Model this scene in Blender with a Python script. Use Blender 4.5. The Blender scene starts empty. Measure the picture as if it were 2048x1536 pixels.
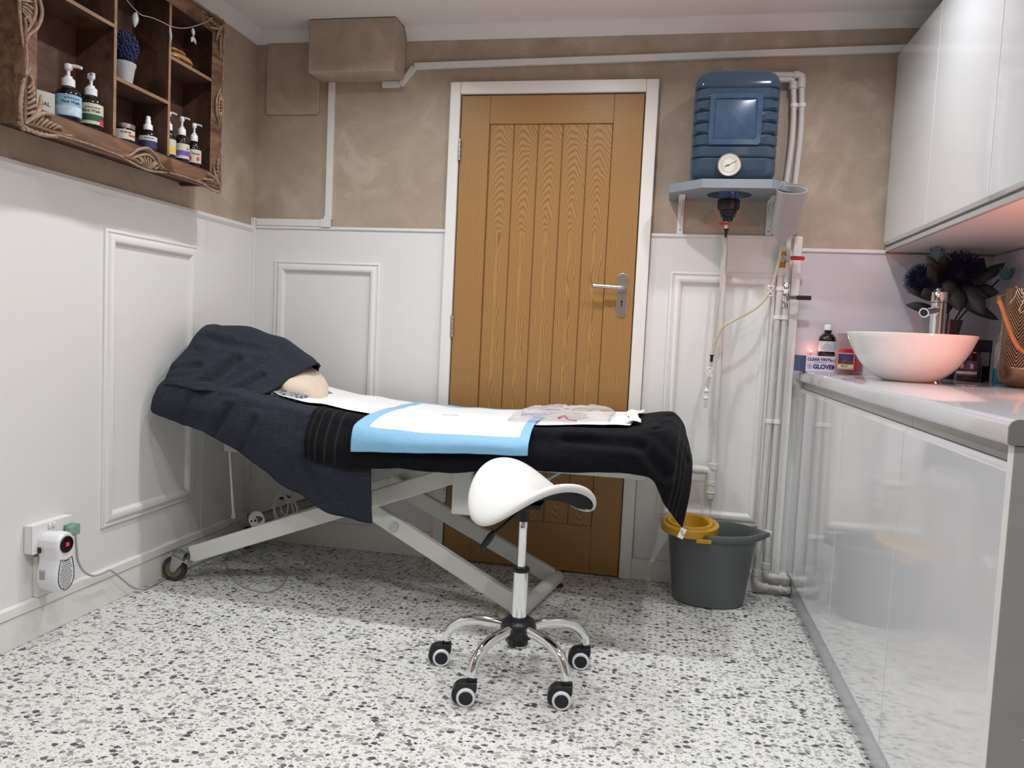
import bpy, bmesh, math, random
from mathutils import Vector, Matrix, noise
random.seed(7)
PI = math.pi
C = bpy.context.scene.collection
S = bpy.context.scene

# ------------------------------------------------------------------ camera
CAM = Vector((0.9023, -3.242, 1.0017))
yaw, pitch, roll = -0.1925, -0.0660, 0.0470
cd = bpy.data.cameras.new('camera'); cam = bpy.data.objects.new('camera', cd); C.objects.link(cam)
f0 = Vector((math.sin(yaw), math.cos(yaw), 0)); r0 = Vector((math.cos(yaw), -math.sin(yaw), 0)); u0 = Vector((0, 0, 1))
FW = f0*math.cos(pitch)+u0*math.sin(pitch); UP = u0*math.cos(pitch)-f0*math.sin(pitch)
RT = r0*math.cos(roll)+UP*math.sin(roll); UP = UP*math.cos(roll)-r0*math.sin(roll)
cam.matrix_world = Matrix(((RT.x, UP.x, -FW.x, CAM.x), (RT.y, UP.y, -FW.y, CAM.y), (RT.z, UP.z, -FW.z, CAM.z), (0, 0, 0, 1)))
cd.sensor_width = 36; cd.lens = 1551.4/2048*36; cd.clip_start = 0.02
S.camera = cam
# ------------------------------------------------------------------ world, exposure
w = bpy.data.worlds.new('world'); S.world = w; w.use_nodes = True
w.node_tree.nodes['Background'].inputs[0].default_value = (.8, .85, 1, 1); w.node_tree.nodes['Background'].inputs[1].default_value = .3
S.view_settings.view_transform = 'Standard'; S.view_settings.look = 'None'; S.view_settings.gamma = 1
S.view_settings.use_curve_mapping = False; S.view_settings.exposure = -0.22
# ------------------------------------------------------------------ ceiling lamps (the fittings are built further down)
CEIL = 2.272
DOWN = [(-.22, -.78), (.55, -.78), (1.33, -.78), (-.22, -1.45), (.55, -2.2), (1.33, -2.2), (-.22, -2.6)]
for x, y in DOWN:
    ld = bpy.data.lights.new('downlight_lamp', 'AREA'); ld.shape = 'DISK'; ld.size = .062; ld.spread = math.radians(152)
    ld.energy = {-.78: 7.5, -1.45: 5.5, -2.2: 11, -2.6: 8}[y]; ld.color = (.975, .99, 1)
    lo = bpy.data.objects.new('downlight_lamp', ld); C.objects.link(lo); lo.location = (x, y, CEIL-.014)

# ------------------------------------------------------------------ helpers
def tag(o, label=None, cat=None, group=None, kind=None):
    if label: o['label'] = label
    if cat: o['category'] = cat
    if group: o['group'] = group
    if kind: o['kind'] = kind
    return o
def link(name, me, mats, parent=None, smooth=False):
    o = bpy.data.objects.new(name, me); C.objects.link(o)
    if not isinstance(mats, (list, tuple)): mats = [mats]
    for m in mats: me.materials.append(m)
    if smooth:
        for p in me.polygons: p.use_smooth = True
    if parent: o.parent = parent; o.matrix_parent_inverse = parent.matrix_world.inverted()
    return o
def obj(name, bm, mat, parent=None, smooth=False, bevel=0, seg=2, auto=False):
    me = bpy.data.meshes.new(name); bmesh.ops.recalc_face_normals(bm, faces=bm.faces); bm.to_mesh(me); bm.free()
    o = link(name, me, mat, parent, smooth)
    if auto:
        for p in me.polygons: p.use_smooth = True
        me.set_sharp_from_angle(angle=math.radians(38))
    if bevel:
        b = o.modifiers.new('bevel', 'BEVEL'); b.width = bevel; b.segments = seg; b.limit_method = 'ANGLE'; b.angle_limit = math.radians(40)
    return o
def thing(name, loc, label, cat, group=None, rotz=0):
    o = bpy.data.objects.new(name, None); C.objects.link(o); o.location = loc; o.rotation_euler = (0, 0, rotz); o.empty_display_size = .03
    o.matrix_world = Matrix.Translation(loc) @ Matrix.Rotation(rotz, 4, 'Z')
    return tag(o, label, cat, group)
def struct(o): o['kind'] = 'structure'; return o
def NB(): return bmesh.new()
def box(bm, x0, x1, y0, y1, z0, z1, M=None):
    v = [bm.verts.new((x, y, z)) for x in (x0, x1) for y in (y0, y1) for z in (z0, z1)]
    for a in ((0, 1, 3, 2), (4, 6, 7, 5), (0, 4, 5, 1), (2, 3, 7, 6), (0, 2, 6, 4), (1, 5, 7, 3)): bm.faces.new([v[i] for i in a])
    if M: bmesh.ops.transform(bm, matrix=M, verts=v)
    return v
def Box(*a, M=None): bm = NB(); box(bm, *a, M=M); return bm
def ringf(bm, rings, cap0=True, cap1=True, close=True):
    R = [[bm.verts.new(p) for p in r] for r in rings]; n = len(R[0])
    for a, b in zip(R, R[1:]):
        for i in range(n if close else n-1):
            j = (i+1) % n; bm.faces.new((a[i], a[j], b[j], b[i]))
    if cap0: bm.faces.new(R[0][::-1])
    if cap1: bm.faces.new(R[-1])
    return R
def lathe(bm, prof, cx=0, cy=0, n=32, M=None, sx=1, sy=1, cap0=True, cap1=True):
    rings = []
    for r, z in prof:
        r = max(r, 1e-5); ring = []
        for i in range(n):
            p = Vector((cx+sx*r*math.cos(2*PI*i/n), cy+sy*r*math.sin(2*PI*i/n), z))
            ring.append(M @ p if M else p)
        rings.append(ring)
    ringf(bm, rings, cap0, cap1); return bm
def tube(bm, pts, r, n=12, caps=True, flat=1.0):
    pts = [Vector(p) for p in pts]; m = len(pts); rr = r if isinstance(r, (list, tuple)) else [r]*m
    T = []
    for i in range(m):
        a = pts[max(i-1, 0)]; b = pts[min(i+1, m-1)]; t = (b-a); t = t.normalized() if t.length > 1e-9 else Vector((0, 0, 1)); T.append(t)
    u = T[0].orthogonal().normalized(); rings = []
    for i in range(m):
        u = (u-T[i]*u.dot(T[i])); u = u.normalized() if u.length > 1e-6 else T[i].orthogonal().normalized(); v = T[i].cross(u)
        rings.append([pts[i]+(u*math.cos(2*PI*k/n)+v*math.sin(2*PI*k/n)*flat)*rr[i] for k in range(n)])
    ringf(bm, rings, caps, caps); return bm
def cr(P, t):
    n = len(P)-1; t = min(max(t, 0), 1)*n; i = min(int(t), n-1); f = t-i
    p0 = P[i-1] if i > 0 else P[i]*2-P[i+1]; p1 = P[i]; p2 = P[i+1]; p3 = P[i+2] if i+2 <= n else P[i+1]*2-P[i]
    return .5*((2*p1)+(p2-p0)*f+(2*p0-5*p1+4*p2-p3)*f*f+(3*p1-p0-3*p2+p3)*f*f*f)
def smooth(pts, n=40):
    P = [Vector(p) for p in pts]; return [cr(P, i/n) for i in range(n+1)]
def bar(bm, a, b, w, h, up=(0, 0, 1)):
    a = Vector(a); b = Vector(b); t = (b-a).normalized(); s = t.cross(Vector(up)).normalized(); u = s.cross(t)
    rings = [[p+s*sx*w/2+u*sz*h/2 for sx, sz in ((-1, -1), (1, -1), (1, 1), (-1, 1))] for p in (a, b)]
    ringf(bm, rings); return bm
def prism(bm, poly, axis, a0, a1):
    def P(p, a): return {0: (a, p[0], p[1]), 1: (p[0], a, p[1]), 2: (p[0], p[1], a)}[axis]
    ringf(bm, [[P(p, a0) for p in poly], [P(p, a1) for p in poly]]); return bm
def rrect(x0, x1, y0, y1, r, n=6):
    out = []
    for cx, cy, a in ((x1-r, y1-r, 0), (x0+r, y1-r, 90), (x0+r, y0+r, 180), (x1-r, y0+r, 270)):
        for i in range(n+1):
            t = math.radians(a+90*i/n); out.append((cx+r*math.cos(t), cy+r*math.sin(t)))
    return out
def cloth(name, grid, nu, nv, mat, parent=None, thick=.005, amp=.004, freq=9, seed=0, sub=0, ragged=0, folds=()):
    """grid[row][col] of control points; rows run across, columns along; bicubic with small folds"""
    G = [[Vector(p) for p in row] for row in grid]
    bm = NB(); uvl = bm.loops.layers.uv.new('uv'); V = []; UV = {}
    for j in range(nv+1):
        row = []
        for i in range(nu+1):
            a, b = i/nu, j/nv
            p = cr([cr(r, a) for r in G], b)
            q = Vector((p.x*freq, p.y*freq, p.z*freq+seed))
            nz = noise.noise(q)*.6+noise.noise(q*2.3)*.3+noise.noise(q*5)*.12
            nz2 = noise.noise(q+Vector((31, 7, 2)))
            p = p+Vector((0, nz*amp, nz2*amp))
            for fa, fb, fw, fd in folds:
                fa, fb = Vector(fa), Vector(fb); e_ = fb-fa; t_ = max(0, min(1, (p-fa).dot(e_)/e_.length_squared)); dd = (p-(fa+e_*t_)).length
                k_ = math.exp(-(dd/fw)**2)-.55*math.exp(-((dd-1.9*fw)/(fw*.8))**2); p = p+Vector((0, fd*k_, -fd*.5*k_))
            if ragged and (i == nu): p.x += ragged*noise.noise(Vector((j*1.7, 3, 1)))
            v = bm.verts.new(p); row.append(v); UV[v] = (a, b)
        V.append(row)
    for j in range(nv):
        for i in range(nu):
            f = bm.faces.new((V[j][i], V[j][i+1], V[j+1][i+1], V[j+1][i])); f.smooth = True
            for l in f.loops: l[uvl].uv = UV[l.vert]
    me = bpy.data.meshes.new(name); bm.to_mesh(me); bm.free()
    o = link(name, me, mat, parent)
    s = o.modifiers.new('solid', 'SOLIDIFY'); s.thickness = thick; s.offset = 0
    if sub: m = o.modifiers.new('sub', 'SUBSURF'); m.levels = m.render_levels = sub
    return o
def text(name, s, size, M, mat, parent, ext=.0003, wrap=None, bold=0, align='CENTER'):
    if s[0] == '~':      # print too small to read: a row of short strokes
        n = len(s); bm = NB(); x = -n*size*.28; rnd = random.Random(n)
        while x < n*size*.28:
            l = size*rnd.uniform(.35, 1.3); k = max(1, int(l/(size*.3)))
            for q in range(k):
                a, b_ = x+l*q/k, x+l*(q+1)/k
                v = [bm.verts.new((xx, yy, ext)) for xx, yy in ((a, -size*.16), (b_, -size*.16), (b_, size*.16), (a, size*.16))]; bm.faces.new(v)
            x += l+size*.25
        me = bpy.data.meshes.new(name); bm.to_mesh(me); bm.free()
        for v in me.vertices:
            if wrap: a = v.co.x/wrap; v.co = M @ Vector((math.sin(a)*(wrap+v.co.z), -math.cos(a)*(wrap+v.co.z), v.co.y))
            else: v.co = M @ v.co
        return link(name.replace('lettering', 'fine_print'), me, mat, parent)
    cu = bpy.data.curves.new(name, 'FONT'); cu.body = s; cu.size = size; cu.extrude = ext; cu.align_x = align; cu.align_y = 'CENTER'; cu.offset = bold
    t = bpy.data.objects.new(name, cu); C.objects.link(t)
    me = bpy.data.meshes.new_from_object(t.evaluated_get(bpy.context.evaluated_depsgraph_get())); bpy.data.objects.remove(t)
    for v in me.vertices:
        if wrap: a = v.co.x/wrap; v.co = M @ Vector((math.sin(a)*(wrap+v.co.z), -math.cos(a)*(wrap+v.co.z), v.co.y))
        else: v.co = M @ v.co
    return link(name, me, mat, parent)
def frame_xz(x, y, z): return Matrix.Translation((x, y, z)) @ Matrix.Rotation(PI/2, 4, 'X')     # text on a face looking towards -y

# ------------------------------------------------------------------ materials
def mat(name, col, rough=.5, metal=0, spec=.5, bump=0, bscale=60, trans=0, coat=0, ior=1.45, alpha=1, emit=0, ecol=None, sheen=0, var=0, vscale=8, stretch=(1, 1, 1), sss=0):
    m = bpy.data.materials.new(name); m.use_nodes = True; nt = m.node_tree; N = nt.nodes; L = nt.links
    b = N['Principled BSDF']; I = b.inputs
    I['Base Color'].default_value = (*col, 1); I['Roughness'].default_value = rough; I['Metallic'].default_value = metal
    I['Specular IOR Level'].default_value = spec; I['Transmission Weight'].default_value = trans; I['IOR'].default_value = ior
    I['Coat Weight'].default_value = coat; I['Coat Roughness'].default_value = .05; I['Alpha'].default_value = alpha; I['Sheen Weight'].default_value = sheen
    I['Subsurface Weight'].default_value = sss; I['Subsurface Scale'].default_value = .02
    if emit: I['Emission Color'].default_value = (*(ecol or col), 1); I['Emission Strength'].default_value = emit
    if bump or var:
        tc = N.new('ShaderNodeTexCoord'); mp = N.new('ShaderNodeMapping'); mp.inputs['Scale'].default_value = stretch; L.new(tc.outputs['Object'], mp.inputs[0])
    if bump:
        n = N.new('ShaderNodeTexNoise'); n.inputs['Scale'].default_value = bscale; n.inputs['Detail'].default_value = 4; L.new(mp.outputs[0], n.inputs['Vector'])
        bp = N.new('ShaderNodeBump'); bp.inputs['Strength'].default_value = bump; bp.inputs['Distance'].default_value = .003
        L.new(n.outputs['Fac'], bp.inputs['Height']); L.new(bp.outputs[0], I['Normal'])
    if var:
        n2 = N.new('ShaderNodeTexNoise'); n2.inputs['Scale'].default_value = vscale; n2.inputs['Detail'].default_value = 5; n2.inputs['Roughness'].default_value = .6; L.new(mp.outputs[0], n2.inputs['Vector'])
        rp = N.new('ShaderNodeValToRGB'); rp.color_ramp.elements[0].position = .3; rp.color_ramp.elements[1].position = .7
        rp.color_ramp.elements[0].color = (*[c*(1-var) for c in col], 1); rp.color_ramp.elements[1].color = (*[min(c*(1+var), 1) for c in col], 1)
        L.new(n2.outputs['Fac'], rp.inputs[0]); L.new(rp.outputs[0], I['Base Color'])
    return m
def srgb(r, g, b):
    f = lambda c: (c/255/12.92) if c <= 10 else ((c/255+.055)/1.055)**2.4
    return (f(r), f(g), f(b))
M = {}
M['ceiling'] = mat('ceiling_paint', (.82, .79, .77), .8, bump=.05, bscale=200)
M['white'] = mat('white_gloss_paint', (.80, .79, .77), .32, bump=.06, bscale=90)
M['trim'] = mat('white_trim', (.76, .76, .75), .35)
M['panel'] = mat('white_wall_panel', (.76, .765, .76), .33, bump=.03, bscale=25)
M['gloss'] = mat('white_gloss_door', (.72, .73, .755), .07, spec=.7, coat=.6)
M['carcass'] = mat('white_carcass', (.70, .70, .70), .25)
M['channel'] = mat('grey_handle_channel', (.50, .50, .49), .25, metal=.2)
M['shaded_end'] = mat('shaded_worktop_end', (.27, .275, .285), .4)  # grey stands in for shade on the worktop's near end
M['plinth'] = mat('brushed_grey_plinth', (.52, .55, .58), .3, metal=.3)
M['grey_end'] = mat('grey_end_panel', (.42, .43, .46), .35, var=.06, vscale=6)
M['splash'] = mat('lilac_white_splashback', (.62, .60, .66), .16)
M['plastic'] = mat('white_plastic', (.80, .80, .80), .3)
M['pipe'] = mat('white_pipe', (.62, .61, .59), .35)
M['chrome'] = mat('chrome', (.82, .83, .85), .06, metal=1)
M['steel'] = mat('brushed_steel', (.62, .60, .57), .28, metal=1)
M['zinc'] = mat('zinc', (.45, .46, .47), .35, metal=.9)
M['brass'] = mat('brass', (.45, .30, .10), .3, metal=1)
M['black'] = mat('black_plastic', (.012, .013, .018), .35)
M['rubber'] = mat('dark_rubber', (.05, .035, .04), .55)
M['cream_metal'] = mat('cream_powder_coat', (.62, .63, .60), .33)
M['leather'] = mat('white_leatherette', (.74, .74, .73), .34, bump=.05, bscale=120, sheen=.05)
M['blackcloth'] = mat('black_underlay', (.006, .006, .007), .9)
M['red'] = mat('red_lever', (.55, .02, .035), .35)
M['bucket'] = mat('grey_bucket', (.10, .11, .115), .38)
M['yellow'] = mat('mustard_plastic', (.55, .31, .02), .38)
M['porcelain'] = mat('white_porcelain', (.80, .80, .79), .06, coat=.5)
M['whitemat'] = mat('couch_vinyl', (.72, .72, .69), .4)
M['cream'] = mat('cream_pillowcase', (.66, .57, .46), .9, bump=1.0, bscale=16, stretch=(1, 2.5, 2.5))
M['paper'] = mat('white_couch_paper', (.80, .82, .82), .85, bump=.25, bscale=70)
M['board'] = mat('grey_blue_shelf_paint', (.24, .28, .32), .4, var=.08)
M['label'] = mat('pale_green_label', (.55, .56, .43), .5)
M['ink'] = mat('dark_ink', (.02, .02, .025), .6)
M['darkbottle'] = mat('dark_amber_bottle', (.012, .007, .008), .08, coat=.4)
M['pot'] = mat('pale_stone_pot', (.42, .43, .45), .7, bump=.6, bscale=60)
M['galv'] = mat('grey_cable', (.40, .40, .37), .5)
M['pumpwhite'] = mat('white_pump', (.78, .79, .82), .3)

def nodes(name, rough=.5, spec=.5, metal=0):
    m = bpy.data.materials.new(name); m.use_nodes = True; nt = m.node_tree; b = nt.nodes['Principled BSDF']
    b.inputs['Roughness'].default_value = rough; b.inputs['Specular IOR Level'].default_value = spec; b.inputs['Metallic'].default_value = metal
    return m, nt, nt.nodes, nt.links, b
def math_(N, L, op, a, b=None, c=None, clamp=False):
    n = N.new('ShaderNodeMath'); n.operation = op; n.use_clamp = clamp
    for i, v in enumerate((a, b, c)):
        if v is None: continue
        if isinstance(v, (int, float)): n.inputs[i].default_value = v
        else: L.new(v, n.inputs[i])
    return n.outputs[0]
def mixc(N, L, fac, a, b):
    n = N.new('ShaderNodeMix'); n.data_type = 'RGBA'
    for s, v in ((n.inputs[0], fac), (n.inputs[6], a), (n.inputs[7], b)):
        if isinstance(v, (int, float)): s.default_value = v
        elif isinstance(v, tuple): s.default_value = (*v, 1)
        else: L.new(v, s)
    return n.outputs[2]
def tex(N, L, kind, vec, **kw):
    n = N.new('ShaderNodeTex'+kind)
    for k, v in kw.items():
        if k in ('feature', 'distance', 'wave_type', 'bands_direction', 'noise_dimensions', 'voronoi_dimensions'): setattr(n, k, v)
        else: n.inputs[k.replace('_', ' ').title() if k not in n.inputs else k].default_value = v
    if vec is not None: L.new(vec, n.inputs['Vector'])
    return n
def ramp(N, L, fac, stops, interp='LINEAR'):
    r = N.new('ShaderNodeValToRGB'); e = r.color_ramp.elements; r.color_ramp.interpolation = interp
    while len(e) < len(stops): e.new(.5)
    for s, (p, c) in zip(e, stops): s.position = p; s.color = (*c, 1) if len(c) == 3 else c
    L.new(fac, r.inputs[0]); return r.outputs[0]

# terrazzo vinyl
m, nt, N, L, b = nodes('terrazzo_vinyl', .42, .45); M['terrazzo'] = m
tc = N.new('ShaderNodeTexCoord'); vec = tc.outputs['Object']
nz = tex(N, L, 'Noise', vec, Scale=60.0, Detail=2.0)
vm = N.new('ShaderNodeVectorMath'); vm.operation = 'SCALE'; L.new(nz.outputs['Color'], vm.inputs[0]); vm.inputs['Scale'].default_value = .013
va = N.new('ShaderNodeVectorMath'); va.operation = 'ADD'; L.new(vec, va.inputs[0]); L.new(vm.outputs[0], va.inputs[1])
base = (.74, .74, .71); cur = base
for sc, thr, off, rr, cols in ((200, .42, 3.1, .55, ((.36, .36, .34), (.55, .55, .50), (.16, .16, .16))),
                               (98, .56, 1.7, .66, ((.42, .42, .40), (.58, .57, .51), (.30, .30, .29), (.60, .60, .57), (.20, .20, .20))),
                               (50, .54, 0, .70, ((.24, .24, .24), (.40, .40, .39), (.07, .07, .075), (.47, .46, .43), (.30, .30, .29), (.12, .12, .12)))):
    mp = N.new('ShaderNodeMapping'); mp.inputs['Location'].default_value = (off, off*2, 0); mp.inputs['Rotation'].default_value = (0, 0, off); L.new(va.outputs[0], mp.inputs[0])
    mp.inputs['Scale'].default_value = (1, 1.35, 1)
    v = N.new('ShaderNodeTexVoronoi'); v.voronoi_dimensions = '2D'; v.distance = 'MINKOWSKI'; v.inputs['Exponent'].default_value = 1.4; v.inputs['Scale'].default_value = sc; v.inputs['Randomness'].default_value = 1
    L.new(mp.outputs[0], v.inputs['Vector'])
    sep = N.new('ShaderNodeSeparateColor'); L.new(v.outputs['Color'], sep.inputs[0])
    lim = math_(N, L, 'MULTIPLY', math_(N, L, 'SUBTRACT', sep.outputs[0], 1-rr), thr/rr*1.15)
    fac = math_(N, L, 'MULTIPLY', math_(N, L, 'SUBTRACT', lim, v.outputs['Distance']), 90, clamp=True)
    stops = [(i/len(cols), c) for i, c in enumerate(cols)]
    col = ramp(N, L, sep.outputs[1], stops, 'CONSTANT')
    cur = mixc(N, L, fac, cur, col)
L.new(cur, b.inputs['Base Color'])

# polished beige plaster
m, nt, N, L, b = nodes('beige_plaster', .45, .4); M['plaster'] = m
tc = N.new('ShaderNodeTexCoord'); vec = tc.outputs['Object']
n1 = tex(N, L, 'Noise', vec, Scale=2.4, Detail=6.0, Roughness=.6, Distortion=.5)
n2 = tex(N, L, 'Noise', vec, Scale=5.5, Detail=6.0, Roughness=.62, Distortion=.9)
c1 = ramp(N, L, n1.outputs['Fac'], [(.32, srgb(166, 149, 132)), (.5, srgb(178, 162, 145)), (.68, srgb(191, 176, 160))])
c2 = ramp(N, L, n2.outputs['Fac'], [(.40, srgb(162, 145, 128)), (.58, srgb(182, 166, 149)), (.66, srgb(202, 188, 172))])
L.new(mixc(N, L, .5, c1, c2), b.inputs['Base Color'])
bp = N.new('ShaderNodeBump'); bp.inputs['Strength'].default_value = .12; bp.inputs['Distance'].default_value = .004; L.new(n2.outputs['Fac'], bp.inputs['Height']); L.new(bp.outputs[0], b.inputs['Normal'])

# oak: rings seen on boards, x = across, z = along (object coordinates, one pattern per plank)
def oak(name, mode, plank=.1025, x0=.13, dark=1.0):
    m, nt, N, L, b = nodes(name, .42, .4)
    tc = N.new('ShaderNodeTexCoord'); sx = N.new('ShaderNodeSeparateXYZ'); L.new(tc.outputs['Object'], sx.inputs[0])
    X, Z = sx.outputs[0], sx.outputs[2]
    if mode == 'rail': X, Z = Z, X
    if mode == 'plank':
        xi = math_(N, L, 'DIVIDE', math_(N, L, 'SUBTRACT', X, x0), plank)
        fr = math_(N, L, 'FRACT', xi); idx = math_(N, L, 'FLOOR', xi)
        xl = math_(N, L, 'MULTIPLY', math_(N, L, 'SUBTRACT', fr, .48), plank)
    else: xl = X; idx = 0.0; fr = None
    # slow wander of the grain with height
    cb = N.new('ShaderNodeCombineXYZ'); L.new(math_(N, L, 'MULTIPLY', xl, 9), cb.inputs[0]); L.new(math_(N, L, 'MULTIPLY', Z, 2.9), cb.inputs[2])
    if mode == 'plank': L.new(math_(N, L, 'MULTIPLY', idx, .07), cb.inputs[1])
    wob = tex(N, L, 'Noise', cb.outputs[0], Scale=1.6, Detail=2.0)
    xw = math_(N, L, 'ADD', xl, math_(N, L, 'MULTIPLY', math_(N, L, 'SUBTRACT', wob.outputs['Fac'], .5),   .055 if mode == 'plank' else .03))
    if mode == 'plank':
        # depth of the cut below the pith varies along the board -> cathedral arches
        up_ = math_(N, L, 'MAXIMUM', math_(N, L, 'SUBTRACT', Z, 1.42), 0); lo_ = math_(N, L, 'MAXIMUM', math_(N, L, 'SUBTRACT', .55, Z), 0)
        h = math_(N, L, 'ADD', math_(N, L, 'ADD', math_(N, L, 'MULTIPLY', up_, .17), math_(N, L, 'MULTIPLY', lo_, .15)), math_(N, L, 'ADD', .006, math_(N, L, 'MULTIPLY', wob.outputs['Fac'], .012)))
        rr = math_(N, L, 'SQRT', math_(N, L, 'ADD', math_(N, L, 'MULTIPLY', xw, xw), math_(N, L, 'MULTIPLY', h, h)))
        ring = math_(N, L, 'FRACT', math_(N, L, 'MULTIPLY', rr, 200))
    else:
        ring = math_(N, L, 'FRACT', math_(N, L, 'MULTIPLY', xw, 150))
    cb2 = N.new('ShaderNodeCombineXYZ'); L.new(math_(N, L, 'MULTIPLY', X, 420), cb2.inputs[0]); L.new(math_(N, L, 'MULTIPLY', Z, 9), cb2.inputs[2])
    fine = tex(N, L, 'Noise', cb2.outputs[0], Scale=1.0, Detail=3.0)
    line = ramp(N, L, ring, [(.0, (1, 1, 1)), (.20, (.45, .45, .45)), (.45, (.0, .0, .0)), (.85, (.35, .35, .35)), (1.0, (1, 1, 1))])
    light = tuple(c*dark for c in srgb(178, 138, 84)); mid = tuple(c*dark for c in srgb(112, 76, 38))
    c = mixc(N, L, math_(N, L, 'MULTIPLY', line, .85), light, mid)
    c = mixc(N, L, math_(N, L, 'MULTIPLY', fine.outputs['Fac'], .5), c, tuple(x*dark for x in srgb(150, 109, 60)))
    if mode == 'plank':   # V groove between planks
        e = math_(N, L, 'ABSOLUTE', math_(N, L, 'SUBTRACT', fr, .5)); g = math_(N, L, 'MULTIPLY', math_(N, L, 'SUBTRACT', e, .472), 60, clamp=True)
        bp = N.new('ShaderNodeBump'); bp.inputs['Strength'].default_value = 1; bp.inputs['Distance'].default_value = .004; bp.invert = True; L.new(g, bp.inputs['Height']); L.new(bp.outputs[0], b.inputs['Normal'])
        c = mixc(N, L, math_(N, L, 'MULTIPLY', g, .55), c, srgb(110, 74, 32))
    L.new(c, b.inputs['Base Color']); return m
M['oak_plank'] = oak('oak_planks', 'plank'); M['oak_stile'] = oak('oak_stile', 'stile'); M['oak_rail'] = oak('oak_rail', 'rail')

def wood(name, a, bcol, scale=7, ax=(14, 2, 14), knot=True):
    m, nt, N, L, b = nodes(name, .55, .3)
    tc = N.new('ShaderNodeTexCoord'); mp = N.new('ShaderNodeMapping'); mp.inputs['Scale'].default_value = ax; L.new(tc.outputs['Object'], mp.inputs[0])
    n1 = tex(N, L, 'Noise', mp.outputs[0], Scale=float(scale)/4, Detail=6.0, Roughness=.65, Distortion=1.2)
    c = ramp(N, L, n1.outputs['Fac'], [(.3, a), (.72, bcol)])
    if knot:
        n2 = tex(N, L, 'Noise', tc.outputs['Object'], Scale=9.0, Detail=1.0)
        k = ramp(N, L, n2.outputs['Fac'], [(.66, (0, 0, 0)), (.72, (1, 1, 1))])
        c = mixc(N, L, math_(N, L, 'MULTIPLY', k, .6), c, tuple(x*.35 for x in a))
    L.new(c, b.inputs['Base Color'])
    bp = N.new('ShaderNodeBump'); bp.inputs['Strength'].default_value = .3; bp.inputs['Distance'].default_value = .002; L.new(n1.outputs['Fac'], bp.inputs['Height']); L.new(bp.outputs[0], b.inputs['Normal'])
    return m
M['oldwood'] = wood('rustic_brown_wood', (.070, .034, .020), (.25, .145, .085))
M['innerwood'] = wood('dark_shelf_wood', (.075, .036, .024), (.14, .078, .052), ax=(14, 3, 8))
M['edgewood'] = wood('worn_edge_wood', (.20, .11, .06), (.36, .23, .14), knot=False)
M['carve'] = wood('carved_worn_wood', (.17, .10, .06), (.42, .30, .21), ax=(30, 30, 30), knot=False)

# worktop: pale speckled
m, nt, N, L, b = nodes('speckled_white_worktop', .07, 1.0); M['worktop'] = m
tc = N.new('ShaderNodeTexCoord'); v = tex(N, L, 'Voronoi', tc.outputs['Object'], Scale=75.0)
sp = N.new('ShaderNodeSeparateColor'); L.new(v.outputs['Color'], sp.inputs[0])
fac = math_(N, L, 'MULTIPLY', math_(N, L, 'SUBTRACT', math_(N, L, 'MULTIPLY', math_(N, L, 'SUBTRACT', sp.outputs[0], .72), .7), v.outputs['Distance']), 30, clamp=True)
L.new(mixc(N, L, fac, (.50, .495, .52), (.24, .23, .24)), b.inputs['Base Color'])

# towels
def towel(name, col, bandcol=None, bands=None, axis=0):
    m, nt, N, L, b = nodes(name, .95, .15); b.inputs['Sheen Weight'].default_value = .03; b.inputs['Sheen Roughness'].default_value = .5
    tc = N.new('ShaderNodeTexCoord')
    n1 = tex(N, L, 'Noise', tc.outputs['Object'], Scale=230.0, Detail=3.0, Roughness=.7)
    n0 = tex(N, L, 'Noise', tc.outputs['Object'], Scale=14.0, Detail=3.0)
    mp = N.new('ShaderNodeMapping'); mp.inputs['Scale'].default_value = (1, 1, 5); L.new(tc.outputs['Object'], mp.inputs[0])
    n3 = tex(N, L, 'Noise', mp.outputs[0], Scale=60.0, Detail=4.0)
    c = mixc(N, L, ramp(N, L, n3.outputs['Fac'], [(.3, (0, 0, 0)), (.7, (1, 1, 1))]), tuple(x*.65 for x in col), tuple(x*1.4 for x in col)); c = mixc(N, L, math_(N, L, 'MULTIPLY', n1.outputs['Fac'], .5), c, tuple(x*.5 for x in col))
    c = mixc(N, L, math_(N, L, 'MULTIPLY', n0.outputs['Fac'], .35), c, tuple(x*.75 for x in col))
    if bands:
        su = N.new('ShaderNodeSeparateXYZ'); L.new(tc.outputs['UV'], su.inputs[0]); U = su.outputs[axis]
        tot = None
        for p, wdt in bands:
            d = math_(N, L, 'ABSOLUTE', math_(N, L, 'SUBTRACT', U, p)); k = math_(N, L, 'LESS_THAN', d, wdt)
            tot = k if tot is None else math_(N, L, 'MAXIMUM', tot, k)
        c = mixc(N, L, tot, c, bandcol)
    L.new(c, b.inputs['Base Color'])
    bp = N.new('ShaderNodeBump'); bp.inputs['Strength'].default_value = .8; bp.inputs['Distance'].default_value = .006
    L.new(math_(N, L, 'ADD', n1.outputs['Fac'], n3.outputs['Fac']), bp.inputs['Height']); L.new(bp.outputs[0], b.inputs['Normal'])
    return m
M['greytowel'] = towel('charcoal_terry', (.033, .038, .056))
M['blacktowel'] = towel('black_terry', (.006, .0065, .010), (.020, .022, .020), [(.03, .004), (.065, .004), (.10, .004), (.135, .004), (.90, .004), (.925, .004), (.95, .004)])

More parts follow.
